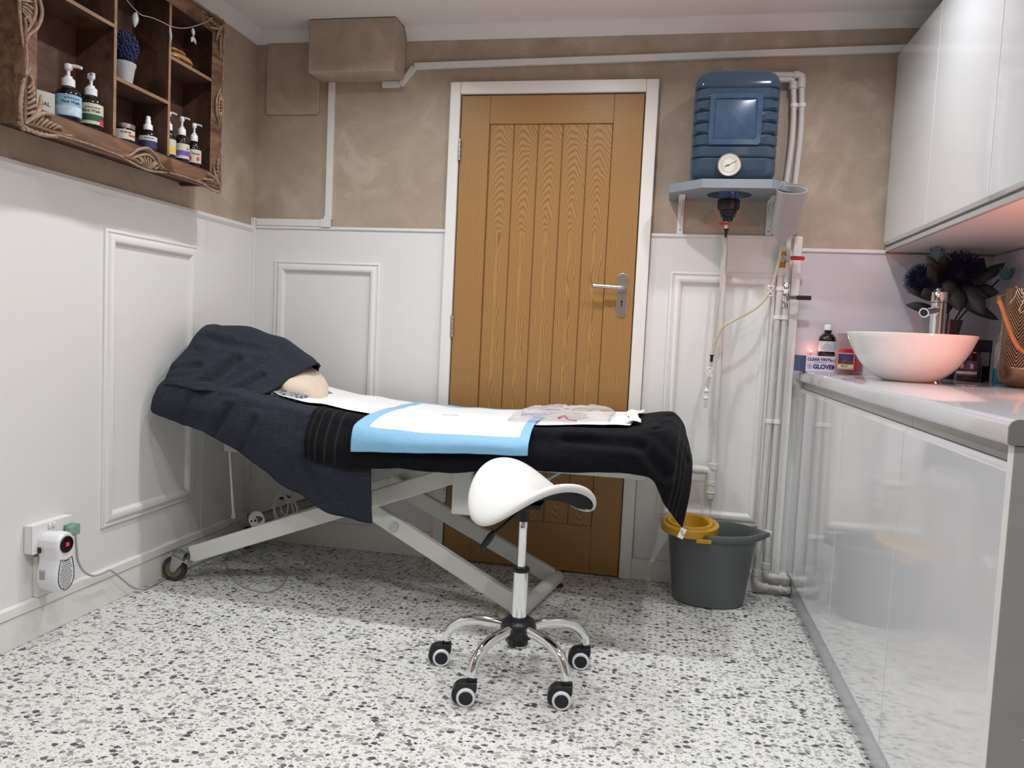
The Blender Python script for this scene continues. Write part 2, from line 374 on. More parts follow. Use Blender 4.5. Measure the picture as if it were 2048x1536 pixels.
# disposable pad: blue film border, white quilted middle
m, nt, N, L, b = nodes('blue_edged_pad', .6, .4); M['pad'] = m
tc = N.new('ShaderNodeTexCoord'); su = N.new('ShaderNodeSeparateXYZ'); L.new(tc.outputs['UV'], su.inputs[0])
nn = tex(N, L, 'Noise', tc.outputs['Object'], Scale=16.0, Detail=1.0)
U = math_(N, L, 'ADD', su.outputs[0], math_(N, L, 'MULTIPLY', math_(N, L, 'SUBTRACT', nn.outputs['Fac'], .5), .02)); V = su.outputs[1]
inside = math_(N, L, 'MULTIPLY', math_(N, L, 'GREATER_THAN', U, .115), math_(N, L, 'LESS_THAN', U, .885))
inside = math_(N, L, 'MULTIPLY', inside, math_(N, L, 'MULTIPLY', math_(N, L, 'GREATER_THAN', V, .26), math_(N, L, 'LESS_THAN', V, .93)))
L.new(mixc(N, L, inside, (.24, .50, .74), (.78, .81, .83)), b.inputs['Base Color'])
wr = tex(N, L, 'Noise', tc.outputs['Object'], Scale=26.0, Detail=5.0, Distortion=1.0)
bp = N.new('ShaderNodeBump'); bp.inputs['Strength'].default_value = .5; bp.inputs['Distance'].default_value = .004; L.new(wr.outputs['Fac'], bp.inputs['Height']); L.new(bp.outputs[0], b.inputs['Normal'])

# see-through films
def film(name, tint, dens, rough=.15, emis=None, bump=0):
    m = bpy.data.materials.new(name); m.use_nodes = True; nt = m.node_tree; N = nt.nodes; L = nt.links; b = N['Principled BSDF']
    b.inputs['Base Color'].default_value = (*tint, 1); b.inputs['Roughness'].default_value = rough
    t = N.new('ShaderNodeBsdfTransparent'); t.inputs[0].default_value = (*[min(1, .5+.5*x) for x in tint], 1); mx = N.new('ShaderNodeMixShader')
    lw = N.new('ShaderNodeLayerWeight'); lw.inputs[0].default_value = .35
    f = math_(N, L, 'ADD', math_(N, L, 'MULTIPLY', lw.outputs['Facing'], .5), dens, clamp=True)
    L.new(f, mx.inputs[0]); L.new(t.outputs[0], mx.inputs[1]); L.new(b.outputs[0], mx.inputs[2]); L.new(mx.outputs[0], N['Material Output'].inputs[0])
    if bump:
        tc = N.new('ShaderNodeTexCoord'); w_ = tex(N, L, 'Noise', tc.outputs['Object'], Scale=22.0, Detail=4.0, Distortion=1.5)
        bp = N.new('ShaderNodeBump'); bp.inputs['Strength'].default_value = bump; bp.inputs['Distance'].default_value = .01; L.new(w_.outputs['Fac'], bp.inputs['Height']); L.new(bp.outputs[0], b.inputs['Normal'])
    return m
M['polybag'] = film('clear_polybag', (.88, .87, .88), .03, .10, bump=1)
M['clear_tube'] = film('clear_tubing', (.75, .73, .68), .35, .15)
M['hose'] = film('yellowed_tubing', (.72, .66, .50), .45, .2)
M['frost'] = film('frosted_container', (.62, .62, .63), .42, .25)
M['jar'] = film('clear_glass_jar', (.75, .62, .62), .0, .03)
M['jug'] = film('blue_jug_plastic', (.065, .11, .17), .56, .14)
M['jugneck'] = film('deep_blue_neck', (.03, .10, .28), .8, .15)
M['water'] = mat('blue_tinted_water', (.016, .05, .10), .1)
M['green'] = film('green_clear_plastic', (.25, .50, .40), .12, .1)

# =================================================================== ROOM SHELL
XL, XR, YF = -.9535, 2.10, -4.1
struct(obj('floor', Box(XL-.1, XR+.1, YF-.1, .1, -.06, 0), M['terrazzo']))
struct(obj('ceiling', Box(XL-.1, XR+.1, YF-.1, .1, CEIL, CEIL+.06), M['ceiling']))
struct(obj('wall_back', Box(XL-.1, XR+.1, 0, .1, 0, CEIL), M['plaster']))
struct(obj('wall_left', Box(XL-.1, XL, YF, 0, 0, CEIL), M['plaster']))
struct(obj('wall_right', Box(XR, XR+.1, YF, 0, 0, CEIL), M['plaster']))
struct(obj('wall_front', Box(XL, XR, YF-.1, YF, 0, CEIL), M['plaster']))

def sweep_frame(bm, pts, prof, P):
    """mitred picture moulding: pts = rectangle corners (a,b), prof = [(inward, height)], P maps (a,b,h) to the room"""
    cx = sum(p[0] for p in pts)/4; cy = sum(p[1] for p in pts)/4; rings = []
    for a, b in pts:
        sx = 1 if a < cx else -1; sy = 1 if b < cy else -1
        rings.append([P(a+sx*w, b+sy*w, h) for w, h in prof])
    rings.append(rings[0])
    R = [[bm.verts.new(p) for p in r] for r in rings[:-1]]; R.append(R[0])
    for r0_, r1_ in zip(R, R[1:]):
        for i in range(len(prof)-1): bm.faces.new((r0_[i], r0_[i+1], r1_[i+1], r1_[i]))
MOULD = [(0, 0), (0, .007), (.004, .010), (.009, .010), (.011, .006), (.015, .006), (.018, .011), (.026, .016), (.036, .0165), (.043, .012), (.047, .005), (.050, 0)]
def moulding(n, pts, P):
    bm = NB(); sweep_frame(bm, pts, MOULD, P); struct(obj('trim_%d' % n, bm, M['trim'], auto=True))
# wainscot panels with their top rails
ZD = 1.428
def wains(n, *a, rail=None):
    o = struct(obj('trim_%d' % n, Box(*a), M['panel'])); 
wains(1, XL+.022, -.047, -.008, 0, .0, ZD-.012)
wains(2, .819, 1.404, -.008, 0, 0, ZD-.010)
wains(3, XL, XL+.008, YF, -.001, .0, ZD-.012)
struct(obj('trim_19', Box(1.4045, 1.4615, -.008, 0, 0, .8655), M['panel']))
struct(obj('trim_4', Box(XL+.022, -.047, -.015, -.0005, ZD-.012, ZD+.001), M['trim'], bevel=.003))
struct(obj('trim_5', Box(.819, 1.404, -.015, -.0005, ZD-.010, ZD+.003), M['trim'], bevel=.003))
bm = NB(); prism(bm, [(XL, ZD-.030), (XL+.009, ZD-.030), (XL+.017, ZD-.016), (XL+.014, ZD-.004), (XL, ZD+.001)], 1, YF, -.001); struct(obj('trim_6', bm, M['trim'], auto=True))
moulding(7, [(-.834, .28), (-.334, .28), (-.334, 1.276), (-.834, 1.276)], lambda a, b, h: (a, -.008-h, b))
moulding(8, [(.906, .265), (1.318, .265), (1.318, 1.280), (.906, 1.280)], lambda a, b, h: (a, -.008-h, b))
moulding(9, [(-.957, .272), (-.438, .272), (-.438, 1.285), (-.957, 1.285)], lambda a, b, h: (XL+.008+h, a, b))
moulding(10, [(-1.9, .272), (-1.4, .272), (-1.4, 1.285), (-1.9, 1.285)], lambda a, b, h: (XL+.008+h, a, b))
struct(obj('trim_11', Box(XL+.008, XL+.0105, -.372, -.366, .12, ZD-.03), M['trim'], bevel=.001))
# white boxing-in strip that ends the wainscot beside the worktop
struct(obj('trim_12', Box(1.372, 1.404, -.024, -.008, 0, ZD-.0005), M['trim'], bevel=.002))
# skirting
bm = NB(); prism(bm, [(XL, 0), (XL+.020, 0), (XL+.020, .088), (XL+.016, .095), (XL, .095)], 1, YF, -.001); struct(obj('baseboard_left', bm, M['white'], bevel=.002))
bm = NB(); prism(bm, [(0, 0), (-.022, 0), (-.022, .100), (-.016, .112), (0, .112)], 0, XL+.021, -.050); struct(obj('baseboard_back', bm, M['white'], bevel=.002))
bm = NB(); prism(bm, [(0, 0), (-.022, 0), (-.022, .078), (-.017, .088), (0, .088)], 0, .800, 1.4485); struct(obj('baseboard_right', bm, M['white'], bevel=.002))
# coving
def cove(n, P, a0, a1):
    prof = [(0, 2.2213), (.004, 2.2213), (.008, 2.226), (.012, 2.229), (.018, 2.238), (.030, 2.252), (.042, 2.262), (.045, CEIL), (0, CEIL)]
    bm = NB(); ringf(bm, [[P(d, z, a) for d, z in prof] for a in (a0, a1)]); struct(obj('trim_%d' % n, bm, M['trim'], auto=True))
cove(13, lambda d, z, a: (a, -d, z), XL, -.642)
cove(14, lambda d, z, a: (a, -d, z), -.255, XR)
cove(15, lambda d, z, a: (XL+d, a, z), YF, 0)
# splashback on the two walls behind the worktop
struct(obj('trim_16', Box(1.405, XR, -.007, -.0003, .86, 1.372), M['splash']))
struct(obj('trim_17', Box(XR-.007, XR, -1.95, -.008, .86, 1.372), M['splash']))
struct(obj('trim_18', Box(1.405, 1.712, -.013, -.0003, 1.372, 1.386), M['trim'], bevel=.002))

# ------------------------------------------------------------------- door
door = thing('door_1', (.38, 0, 0), None, None); door['kind'] = 'structure'
door['label'] = 'oak panelled door in a white frame'
DX0, DX1, DZ = .004, .762, 1.984
bm = NB()
for x0, x1 in ((-.047, -.001), (.767, .817)): box(bm, x0, x1, -.030, -.0003, 0, 2.040)
obj('door_frame', bm, M['white'], door, bevel=.004)
obj('door_head', Box(-.001, .767, -.030, -.0003, 1.990, 2.040), M['white'], door, bevel=.003)
bm = NB(); box(bm, DX0, .127, -.022, -.002, .006, DZ); box(bm, .643, DX1, -.022, -.002, .006, DZ); obj('stile', bm, M['oak_stile'], door, bevel=.002)
bm = NB(); box(bm, .1275, .6425, -.0218, -.002, 1.868, DZ); box(bm, .1275, .6425, -.0218, -.002, .006, .205); obj('rail', bm, M['oak_rail'], door, bevel=.002)
obj('plank_panel', Box(.1275, .6425, -.015, -.002, .205, 1.868), M['oak_plank'], door)
for z in (1.76, 1.018, .303):
    bm = NB(); box(bm, -.0045, .0035, -.0315, -.010, z-.046, z+.046)
    for k in range(5): lathe(bm, [(.0055, z-.045+k*.0184), (.0055, z-.0285+k*.0184)], .0035, -.031, 10)
    obj('hinge', bm, M['zinc'], door)
bm = NB(); pl = rrect(.694, .739, 1.085, 1.265, .0222, 8); prism(bm, pl, 1, -.026, -.022); plate = obj('handle_plate', bm, M['steel'], door, bevel=.001)
bm = NB(); P = smooth([(.722, -.026, 1.204), (.722, -.050, 1.204), (.716, -.064, 1.204), (.700, -.067, 1.204), (.60, -.066, 1.208)], 24); tube(bm, P, .0085, 14)
lathe(bm, [(.014, 0), (.014, .008)], 0, 0, 20, M=Matrix.Translation((.722, -.026, 1.204)) @ Matrix.Rotation(PI/2, 4, 'X')); obj('lever', bm, M['steel'], plate, auto=True)
bm = NB(); lathe(bm, [(.0042, 0), (.0042, .0006)], 0, 0, 16, M=Matrix.Translation((.716, -.0262, 1.150)) @ Matrix.Rotation(PI/2, 4, 'X')); box(bm, .7140, .7180, -.0268, -.0262, 1.128, 1.150); obj('keyhole', bm, M['ink'], plate)
for z in (1.254, 1.096):
    bm = NB(); lathe(bm, [(.0035, 0), (.0035, .0012)], 0, 0, 12, M=Matrix.Translation((.7165, -.0262, z)) @ Matrix.Rotation(PI/2, 4, 'X')); obj('screw', bm, M['zinc'], plate)

# ------------------------------------------------------------------- boxing, access panel and cable trunking on the back wall
o = obj('boxed_housing', Box(-.640, -.258, -.14, -.0005, 2.0525, CEIL-.002), M['plaster'], bevel=.006)
tag(o, 'beige plastered box housing under the ceiling, left of the door', 'boxing')
for x, z in ((-.605, 2.225), (-.298, 2.225), (-.605, 2.085)):
    bm = NB(); lathe(bm, [(.004, 0), (.003, .0012)], 0, 0, 10, M=Matrix.Translation((x, -.14, z)) @ Matrix.Rotation(PI/2, 4, 'X')); obj('screw_head', bm, M['zinc'], o)
bm = NB(); prism(bm, rrect(-.900, -.648, 1.917, 2.2205, .012), 1, -.012, -.0003)
tag(obj('access_panel', bm, M['plaster'], bevel=.003), 'flat beige painted access panel in the corner beside the boxed housing', 'panel')
def trunk(label, *parts):
    t = thing('cable_trunking', (parts[0][0][0], 0, parts[0][0][1]), label, 'trunking')
    for a, b, wdt in parts:
        bm = NB(); bar(bm, (a[0], -.009, a[1]), (b[0], -.009, b[1]), .017, wdt, up=(0, 1, 0)) if False else None
        d = Vector((b[0]-a[0], 0, b[1]-a[1])); n = Vector((-d.z, 0, d.x)).normalized()*wdt/2
        A = Vector((a[0], 0, a[1])); B_ = Vector((b[0], 0, b[1]))
        ringf(bm, [[p+Vector((0, y, 0)) for p in (A-n, B_-n, B_+n, A+n)] for y in (-.018, -.0005)])
        obj('trunking_length', bm, M['trim'], t, bevel=.0015)
    return t
t = trunk('white cable trunking dropping from the boxed housing and turning left to the corner', ((-.588, 2.051), (-.586, 1.462), .028), ((-.929, 1.444), (-.604, 1.444), .030))
bm = NB(); prism(bm, [(-.606, 1.427), (-.570, 1.427), (-.570, 1.476), (-.602, 1.476), (-.602, 1.462), (-.618, 1.462), (-.618, 1.427)], 1, -.021, -.0185); obj('corner_cover', bm, M['trim'], t)
trunk('long white cable trunking running over the door below the coving', ((-.356, 2.039), (-.276, 2.039), .024), ((-.275, 2.036), (-.216, 2.108), .024), ((-.215, 2.113), (1.80, 2.1435), .026))
o = obj('cable_trunking', Box(XL+.0005, XL+.0215, -.022, -.0005, .115, 1.462), M['trim'], bevel=.002)
tag(o, 'upright white trunking in the corner where the left and back walls meet', 'trunking')
bm = NB(); prism(bm, [(XL+.0085, .0965), (XL+.024, .0965), (XL+.024, .124), (XL+.020, .129), (XL+.0085, .129)], 1, -3.6, -.03)
tag(obj('cable_trunking', bm, M['white'], bevel=.0015), 'white mini trunking along the top of the left skirting', 'trunking')
tag(obj('cable_trunking', Box(XL+.0085, XL+.027, -1.245, -1.165, .130, .255), M['white'], bevel=.002), 'short upright white trunking between the wall socket and the skirting', 'trunking')

# ------------------------------------------------------------------- ceiling fittings
for i, (x, y) in enumerate(DOWN):
    bm = NB(); lathe(bm, [(.033, CEIL-.012), (.036, CEIL-.013), (.045, CEIL-.006), (.046, CEIL-.0002)], x, y, 32, cap0=False, cap1=False)
    if i == 0: base_ring = bm
    if i: bm.free(); continue
dl = thing('downlight', (DOWN[0][0], DOWN[0][1], CEIL), 'recessed white ceiling downlight', 'downlight', 'ceiling downlights')
obj('bezel', base_ring, M['plastic'], dl, smooth=True)
bm = NB(); lathe(bm, [(.033, CEIL-.0110), (.033, CEIL-.0100)], DOWN[0][0], DOWN[0][1], 28); obj('lens', bm, mat('lamp_lens', (1, 1, 1), .4, emit=4, ecol=(1, .97, .93)), dl)
spots = dict(zip(DOWN, ('over the head of the couch', 'over the middle of the couch', 'near the wall-hung water container', 'beside the ornate wall shelf', 'behind the camera in the middle', 'beside the nearest wall cabinet', 'behind the camera on the left')))
for x, y in DOWN:
    if (x, y) == DOWN[0]: r = dl
    else:
        r = dl.copy(); C.objects.link(r); r.location = (x, y, CEIL)
        for ch in list(dl.children): c = ch.copy(); C.objects.link(c); c.parent = r; c.matrix_parent_inverse = ch.matrix_parent_inverse.copy()
    r['label'] = 'small round ceiling downlight '+spots[(x, y)]

# =================================================================== KITCHEN RUN
ZW = .907
YE = -1.95
bm = NB(); prism(bm, [(1.418, .871), (1.422, .867), (XR-.0075, .867), (XR-.0075, ZW), (1.430, ZW), (1.422, .903), (1.418, .896)], 1, YE, -.0085)
wt = obj('worktop', bm, M['worktop'], auto=True); tag(wt, 'pale speckled worktop running along the right wall under the basin', 'worktop')
bm = NB(); prism(bm, [(1.4185, .8715), (1.4225, .8675), (XR-.009, .8675), (XR-.009, ZW-.0005), (1.430, ZW-.0005), (1.4225, .9025), (1.4185, .8955)], 1, YE-.002, YE); obj('shaded_end_face', bm, M['shaded_end'], wt)  # thin end face, its shade put into the grey colour
def base_unit(y0, y1, doors, label):
    t = thing('base_cabinet', (1.75, (y0+y1)/2, 0), label, 'cabinet', 'gloss white base cabinets')
    obj('carcass', Box(1.452, XR-.008, y0+.001, y1-.001, .104, .8665), M['carcass'], t)
    obj('handle_channel', Box(1.447, 1.4515, y0+.001, y1-.001, .836, .8665), M['channel'], t)
    obj('kickboard', Box(1.4498, 1.466, y0+.001, y1-.001, 0, .1035), M['plinth'], t)
    ys = [y0+(y1-y0)*k/doors for k in range(doors+1)]
    for a, b in zip(ys, ys[1:]):
        bm = NB(); prism(bm, [(1.430, .106), (1.4515, .106), (1.4515, .835), (1.440, .835), (1.430, .824)], 1, a+.0018, b-.0018); obj('door', bm, M['gloss'], t, bevel=.001)
    return t
base_unit(-.82, -.025, 2, 'gloss white base cabinet at the back wall, reflecting the bucket')
base_unit(-1.40, -.82, 1, 'gloss white base cabinet in the middle of the run below the basin')
base_unit(-1.93, -1.40, 1, 'gloss white base cabinet at the near end of the worktop')
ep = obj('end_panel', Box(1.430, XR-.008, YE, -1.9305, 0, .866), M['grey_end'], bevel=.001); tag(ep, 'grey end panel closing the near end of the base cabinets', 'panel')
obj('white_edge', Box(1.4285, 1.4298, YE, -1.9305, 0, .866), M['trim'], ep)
bm = NB()
for k in range(14):
    x = random.uniform(1.46, 1.75); z = random.uniform(.2, .62); lathe(bm, [(random.uniform(.0008, .0018), 0), (.0003, .0012)], 0, 0, 8, M=Matrix.Translation((x, YE, z)) @ Matrix.Rotation(PI/2, 4, 'X'))
obj('paint_specks', bm, M['white'], ep)['kind'] = 'stuff'

XU = 1.699
def wall_unit(y0, y1, label):
    t = thing('wall_cabinet', (1.9, (y0+y1)/2, 1.38), label, 'cabinet', 'gloss white wall cabinets')
    obj('carcass', Box(XU+.022, XR-.001, y0+.001, y1-.001, 1.378, 2.112), M['carcass'], t)
    bm = NB(); prism(bm, [(XU+.008, 1.378), (XU+.0215, 1.378), (XU+.0215, 1.402), (XU+.008, 1.392)], 1, y0+.001, y1-.001); obj('handle_channel', bm, M['channel'], t)
    bm = NB(); prism(bm, [(XU, 1.412), (XU+.009, 1.403), (XU+.0215, 1.403), (XU+.0215, 2.115), (XU, 2.115)], 1, y0+.0018, y1-.0018); obj('door', bm, M['gloss'], t, bevel=.0012)
    return t
wall_unit(-.505, -.0195, 'gloss white wall cabinet in the corner over the artificial flowers')
wall_unit(-1.005, -.505, 'gloss white wall cabinet in the middle, above the basin')
wall_unit(-1.60, -1.005, 'gloss white wall cabinet nearest the camera')

# =================================================================== TREATMENT COUCH
def lerp_tab(T, x):
    if x <= T[0][0]: return T[0][1]
    for (a, b), (c, d) in zip(T, T[1:]):
        if x <= c: return b+(d-b)*(x-a)/(c-a)
    return T[-1][1]
ZT = [(-.90, .795), (-.7, .768), (-.56, .742), (-.42, .715), (-.26, .690), (-.1, .673), (.1, .666), (.3, .668), (.5, .677), (.76, .694), (.96, .703)]
def ztop(x, y, lift=0):
    e = max(0, abs(y+.41)-.20)/.11
    return lerp_tab(ZT, x)+lift-.017*min(e, 1.3)**2
couch = thing('treatment_couch', (0, -.41, 0), 'white metal framed treatment couch on castors, draped in dark towels', 'treatment couch')
def pad_mesh(x0, x1, n):
    bm = NB(); rings = []
    for i in range(n+1):
        x = x0+(x1-x0)*i/n; z1 = lerp_tab(ZT, x)-.024; z0 = z1-.070 if x < -.1 else .578+.0*(x); z0 = min(z0, z1-.05)
        e = .015 if i in (0, n) else 0
        ring = [(-.705+e, z0+.004), (-.712+e, z0+.012), (-.712+e, z1-.036), (-.700+e, z1-.018), (-.66, z1-.008-e), (-.41, z1-e), (-.17, z1-.008-e), (-.125-e, z1-.020), (-.113-e, z1-.036), (-.113-e, z0+.012), (-.120-e, z0+.004)]
        rings.append([(x, y, z) for y, z in ring])
    ringf(bm, rings); return bm
obj('backrest_pad', pad_mesh(-.865, -.125, 16), M['whitemat'], couch, auto=True)
obj('seat_pad', pad_mesh(-.110, .945, 20), M['whitemat'], couch, auto=True)
bm = NB(); box(bm, -.10, .945, -.700, -.125, .558, .575); obj('base_board', bm, M['cream_metal'], couch, bevel=.003)
bm = NB()
bar(bm, (-.86, -.41, .688), (-.13, -.41, .568), .50, .016); obj('backrest_board', bm, M['cream_metal'], couch, bevel=.003)
bm = NB()
for y in (-.60, -.22): box(bm, -.12, .86, y-.018, y+.018, .528, .5575)
for x in (-.10, .42, .84): box(bm, x-.018, x+.018, -.5815, -.2385, .530, .556)
obj('upper_frame', bm, M['cream_metal'], couch, bevel=.003)
def leg(a, b, wy=.032, h=.062, name='leg'):
    bm = NB(); bar(bm, a, b, wy, h); return obj(name, bm, M['cream_metal'], couch, bevel=.004)
leg((-.815, -.622, .105), (.215, -.622, .500)); leg((-.815, -.170, .105), (.215, -.205, .500))
leg((-.175, -.585, .362), (.455, -.600, .038)); leg((-.175, -.245, .372), (.512, -.215, .038))
bm = NB(); tube(bm, [(.452, -.640, .030), (.530, -.190, .030)], .027, 20); obj('foot_tube', bm, M['cream_metal'], couch, auto=True)
for x, y in ((.458, -.612), (.525, -.215)):
    bm = NB(); lathe(bm, [(.022, 0), (.024, .002), (.020, .008), (.010, .010), (.010, .014)], x+.012, y, 20); obj('foot_pad', bm, M['rubber'], couch, auto=True)
for yy in (-.60, -.22):
    bm = NB(); tube(bm, [(-.02, yy-.012, .283), (-.02, yy+.030, .283)], .016, 16); obj('pivot_bolt', bm, M['zinc'], couch, auto=True)
bm = NB(); box(bm, .205, .272, -.662, -.622, .362, .545); obj('mounting_bracket', bm, M['cream_metal'], couch, bevel=.004)
bm = NB(); tube(bm, [(.240, -.664, .535), (.240, -.655, .535)], .010, 16); obj('bracket_bolt', bm, M['black'], couch, auto=True)
bm = NB(); tube(bm, [(.66, -.30, .560), (.50, -.32, .455)], .010, 12); tube(bm, [(.50, -.32, .455), (.33, -.34, .345)], .014, 12); obj('gas_strut', bm, M['zinc'], couch, auto=True)
# castors with plate, fork and tyre
def castor(x, y, yaw_, n):
    R_ = Matrix.Translation((x, y, 0)) @ Matrix.Rotation(yaw_, 4, 'Z')
    def X(bm): bmesh.ops.transform(bm, matrix=R_, verts=bm.verts); return bm
    ty = NB(); A = Matrix.Translation((-.012, 0, .0475)) @ Matrix.Rotation(PI/2, 4, 'X')
    lathe(ty, [(.032, -.012), (.044, -.012), (.0475, -.007), (.0475, .007), (.044, .012), (.032, .012)], 0, 0, 36, M=A, cap0=False, cap1=False)
    t = obj('castor', X(ty), M['rubber'], couch, auto=True)
    hb = NB(); lathe(hb, [(.008, -.013), (.012, -.013), (.014, -.008), (.030, -.008), (.0325, -.012), (.0325, .012), (.030, .008), (.014, .008), (.012, .013), (.008, .013)], 0, 0, 30, M=A); obj('wheel_hub', X(hb), M['olive'], t, auto=True)
    fk = NB()
    for s in (-.017, .017):
        prism(fk, [(-.022, .050), (-.016, .036), (-.005, .036), (.026, .072), (.034, .108), (-.012, .108), (-.018, .080)], 1, s-.0015, s+.0015)
    box(fk, -.012, .034, -.0185, .0185, .106, .110); tube(fk, [(-.012, -.021, .0475), (-.012, .021, .0475)], .006, 10)
    obj('fork', X(fk), M['zinc'], t, bevel=.0008)
    pt = NB(); bar(pt, (-.022, 0, .112), (.062, 0, .080), .075, .004)
    for a, b_ in ((-.012, -.026), (-.012, .026), (.050, -.026), (.050, .026)): lathe(pt, [(.006, -.004), (.006, .006), (.003, .009)], a, b_, 8, M=Matrix.Translation((0, 0, .110-(a+.02)*.38)))
    obj('castor_plate', X(pt), M['zinc'], t, auto=True)
M['olive'] = mat('olive_hub', (.19, .18, .11), .4, metal=.3)
castor(-.868, -.634, .05, 0); castor(-.850, -.165, -.9, 1)
bm = NB(); bar(bm, (-.800, -.640, .098), (-.785, -.150, .098), .03, .03); obj('cross_bar', bm, M['cream_metal'], couch, bevel=.003)
# backrest prop rod, disc and motor under the head
bm = NB(); tube(bm, [(-.835, -.35, .470), (-.808, -.35, .190)], .0095, 12); tube(bm, [(-.808, -.356, .192), (-.808, -.335, .192)], .012, 12); tube(bm, [(-.872, -.35, .462), (-.80, -.35, .466)], .005, 8)
obj('prop_rod', bm, M['steel'], couch, auto=True)
bm = NB(); prism(bm, [(-.845, .462), (-.775, .462), (-.70, .520), (-.70, .640), (-.845, .672)], 1, -.375, -.366); obj('rod_bracket', bm, M['cream_metal'], couch, bevel=.002)
bm = NB(); D = Matrix.Translation((-.712, -.335, .180)) @ Matrix.Rotation(PI/2, 4, 'X'); lathe(bm, [(.036, -.004), (.037, 0), (.033, .003), (.012, .004), (.010, .010), (.004, .010), (.004, .012)], 0, 0, 32, M=D)
dsc = obj('end_disc', bm, M['plastic'], couch, auto=True)
bm = NB()
for a in (.3, PI+.3): lathe(bm, [(.004, .003), (.004, .006)], .022*math.cos(a), .022*math.sin(a), 10, M=D)
lathe(bm, [(.005, .0121), (.005, .0135)], 0, 0, 10, M=D); obj('disc_screw', bm, M['black'], dsc)
bm = NB(); tube(bm, [(-.712, -.325, .180), (-.60, -.285, .225), (-.44, -.26, .285)], .022, 18); obj('actuator', bm, mat('dull_grey_paint', (.13, .13, .125), .5), couch, auto=True)

# coil of flex hanging below the couch
bm = NB()
for k in range(5):
    rx, rz, ty, tz_ = (.044, .036, .048, .040, .030)[k], (.052, .058, .046, .060, .050)[k], (-.5, .35, .1, -.2, .6)[k], (.3, -.35, .9, .05, -.8)[k]
    E_ = Matrix.Translation((-.556+.006*k, -.43+.010*k, .262-.004*k)) @ Matrix.Rotation(tz_, 4, 'Y') @ Matrix.Rotation(ty, 4, 'Z')
    tube(bm, [E_ @ Vector((rx*math.cos(2*PI*i/40), 0, rz*math.sin(2*PI*i/40))) for i in range(41)], .0030, 8)
for dx in (-.02, 0, .016): tube(bm, smooth([(-.545+dx, -.41, .312), (-.555+dx, -.40, .37), (-.575+dx*.5, -.39, .47), (-.60, -.39, .61)], 14), .0034, 8)
o = obj('cable_coil', bm, M['galv'], auto=True); tag(o, 'coil of pale grey flex hanging under the head end of the couch', 'cable')
bm = NB(); tube(bm, [(-.565, -.425, .300), (-.535, -.385, .306)], .006, 8); obj('cable_tie', bm, M['black'], o, auto=True)

# ------------------------------------------------------------------- towels and paper on the couch
def section(x, hem, hy=-.752, lift=0, nyo=0, farhem=.60, xs=0):
    zt = ztop(x, -.72, lift)
    return [(x+xs, hy, hem), (x+xs*.6, hy+.002, (hem+zt)/2), (x, -.738+nyo, zt-.024), (x, -.705, ztop(x, -.68, lift)), (x, -.55, ztop(x, -.55, lift)), (x, -.41, ztop(x, -.41, lift)), (x, -.25, ztop(x, -.25, lift)), (x, -.12, ztop(x, -.13, lift)), (x, -.092, ztop(x, -.10, lift)-.03), (x, -.085, farhem)]
def T(cols): return [[cols[i][j] for i in range(len(cols))] for j in range(len(cols[0]))]
cols = []
# end of the backrest: the towel turns down over it
cols.append([(-.900, -.748, .652), (-.906, -.748, .662), (-.906, -.735, .668), (-.908, -.70, .672), (-.908, -.55, .68), (-.908, -.41, .685), (-.908, -.25, .68), (-.908, -.13, .672), (-.906, -.10, .668), (-.900, -.09, .655)])
cols.append([(-.878, -.756, .648), (-.894, -.756, .69), (-.896, -.735, .728), (-.897, -.70, .752), (-.897, -.55, .772), (-.897, -.41, .775), (-.897, -.25, .772), (-.897, -.13, .752), (-.895, -.095, .728), (-.885, -.085, .66)])
for x, hz, hy, xs in ((-.83, .637, -.756, 0), (-.72, .600, -.758, 0), (-.60, .557, -.760, .0), (-.48, .495, -.762, .0), (-.38, .437, -.766, 0), (-.28, .383, -.768, .0), (-.18, .348, -.770, 0), (-.115, .338, -.772, .03), (-.07, .334, -.775, .03)):
    cols.append(section(x, hz, hy, .002, farhem=.56, xs=xs))
G1 = T(cols)
o = cloth('charcoal_towel', G1, 110, 120, M['greytowel'], amp=.015, freq=8, thick=.006, folds=[((-.60, -.76, .69), (-.66, -.76, .58), .016, .014), ((-.50, -.76, .66), (-.56, -.76, .50), .014, .012), ((-.30, -.77, .52), (-.22, -.77, .40), .02, .010), ((-.76, -.76, .72), (-.78, -.76, .62), .016, .010)]); tag(o, 'large charcoal grey towel over the raised backrest, hanging low on the near side', 'towel')
cols = []
for x, hz in ((-.292, .536), (-.25, .528), (-.18, .523), (-.10, .521), (0, .524), (.12, .529), (.25, .534), (.38, .547), (.50, .556), (.62, .565), (.74, .570), (.83, .572)):
    cols.append(section(x, hz, -.783 if x < 0 else -.772+.0*x, .010, farhem=.58, nyo=-.012 if x < 0 else 0))
cols.append([(.888, -.774, .556), (.892, -.774, .63), (.895, -.742, .692), (.90, -.70, .716), (.905, -.55, .722), (.91, -.41, .728), (.91, -.25, .724), (.91, -.12, .712), (.908, -.09, .68), (.905, -.085, .59)])
cols.append([(.925, -.775, .490), (.935, -.776, .58), (.938, -.742, .672), (.94, -.69, .712), (.945, -.55, .728), (.95, -.41, .734), (.95, -.25, .724), (.945, -.12, .70), (.942, -.09, .66), (.94, -.085, .58)])
cols.append([(.955, -.772, .450), (.972, -.770, .55), (.978, -.730, .64), (.984, -.66, .672), (.984, -.55, .685), (.984, -.41, .69), (.984, -.25, .685), (.980, -.14, .67), (.972, -.10, .64), (.960, -.09, .57)])
cols.append([(.988, -.765, .412), (1.004, -.745, .52), (1.008, -.69, .60), (1.006, -.62, .625), (1.003, -.52, .628), (1.0, -.41, .62), (1.0, -.25, .615), (.995, -.15, .60), (.985, -.11, .58), (.975, -.10, .55)])
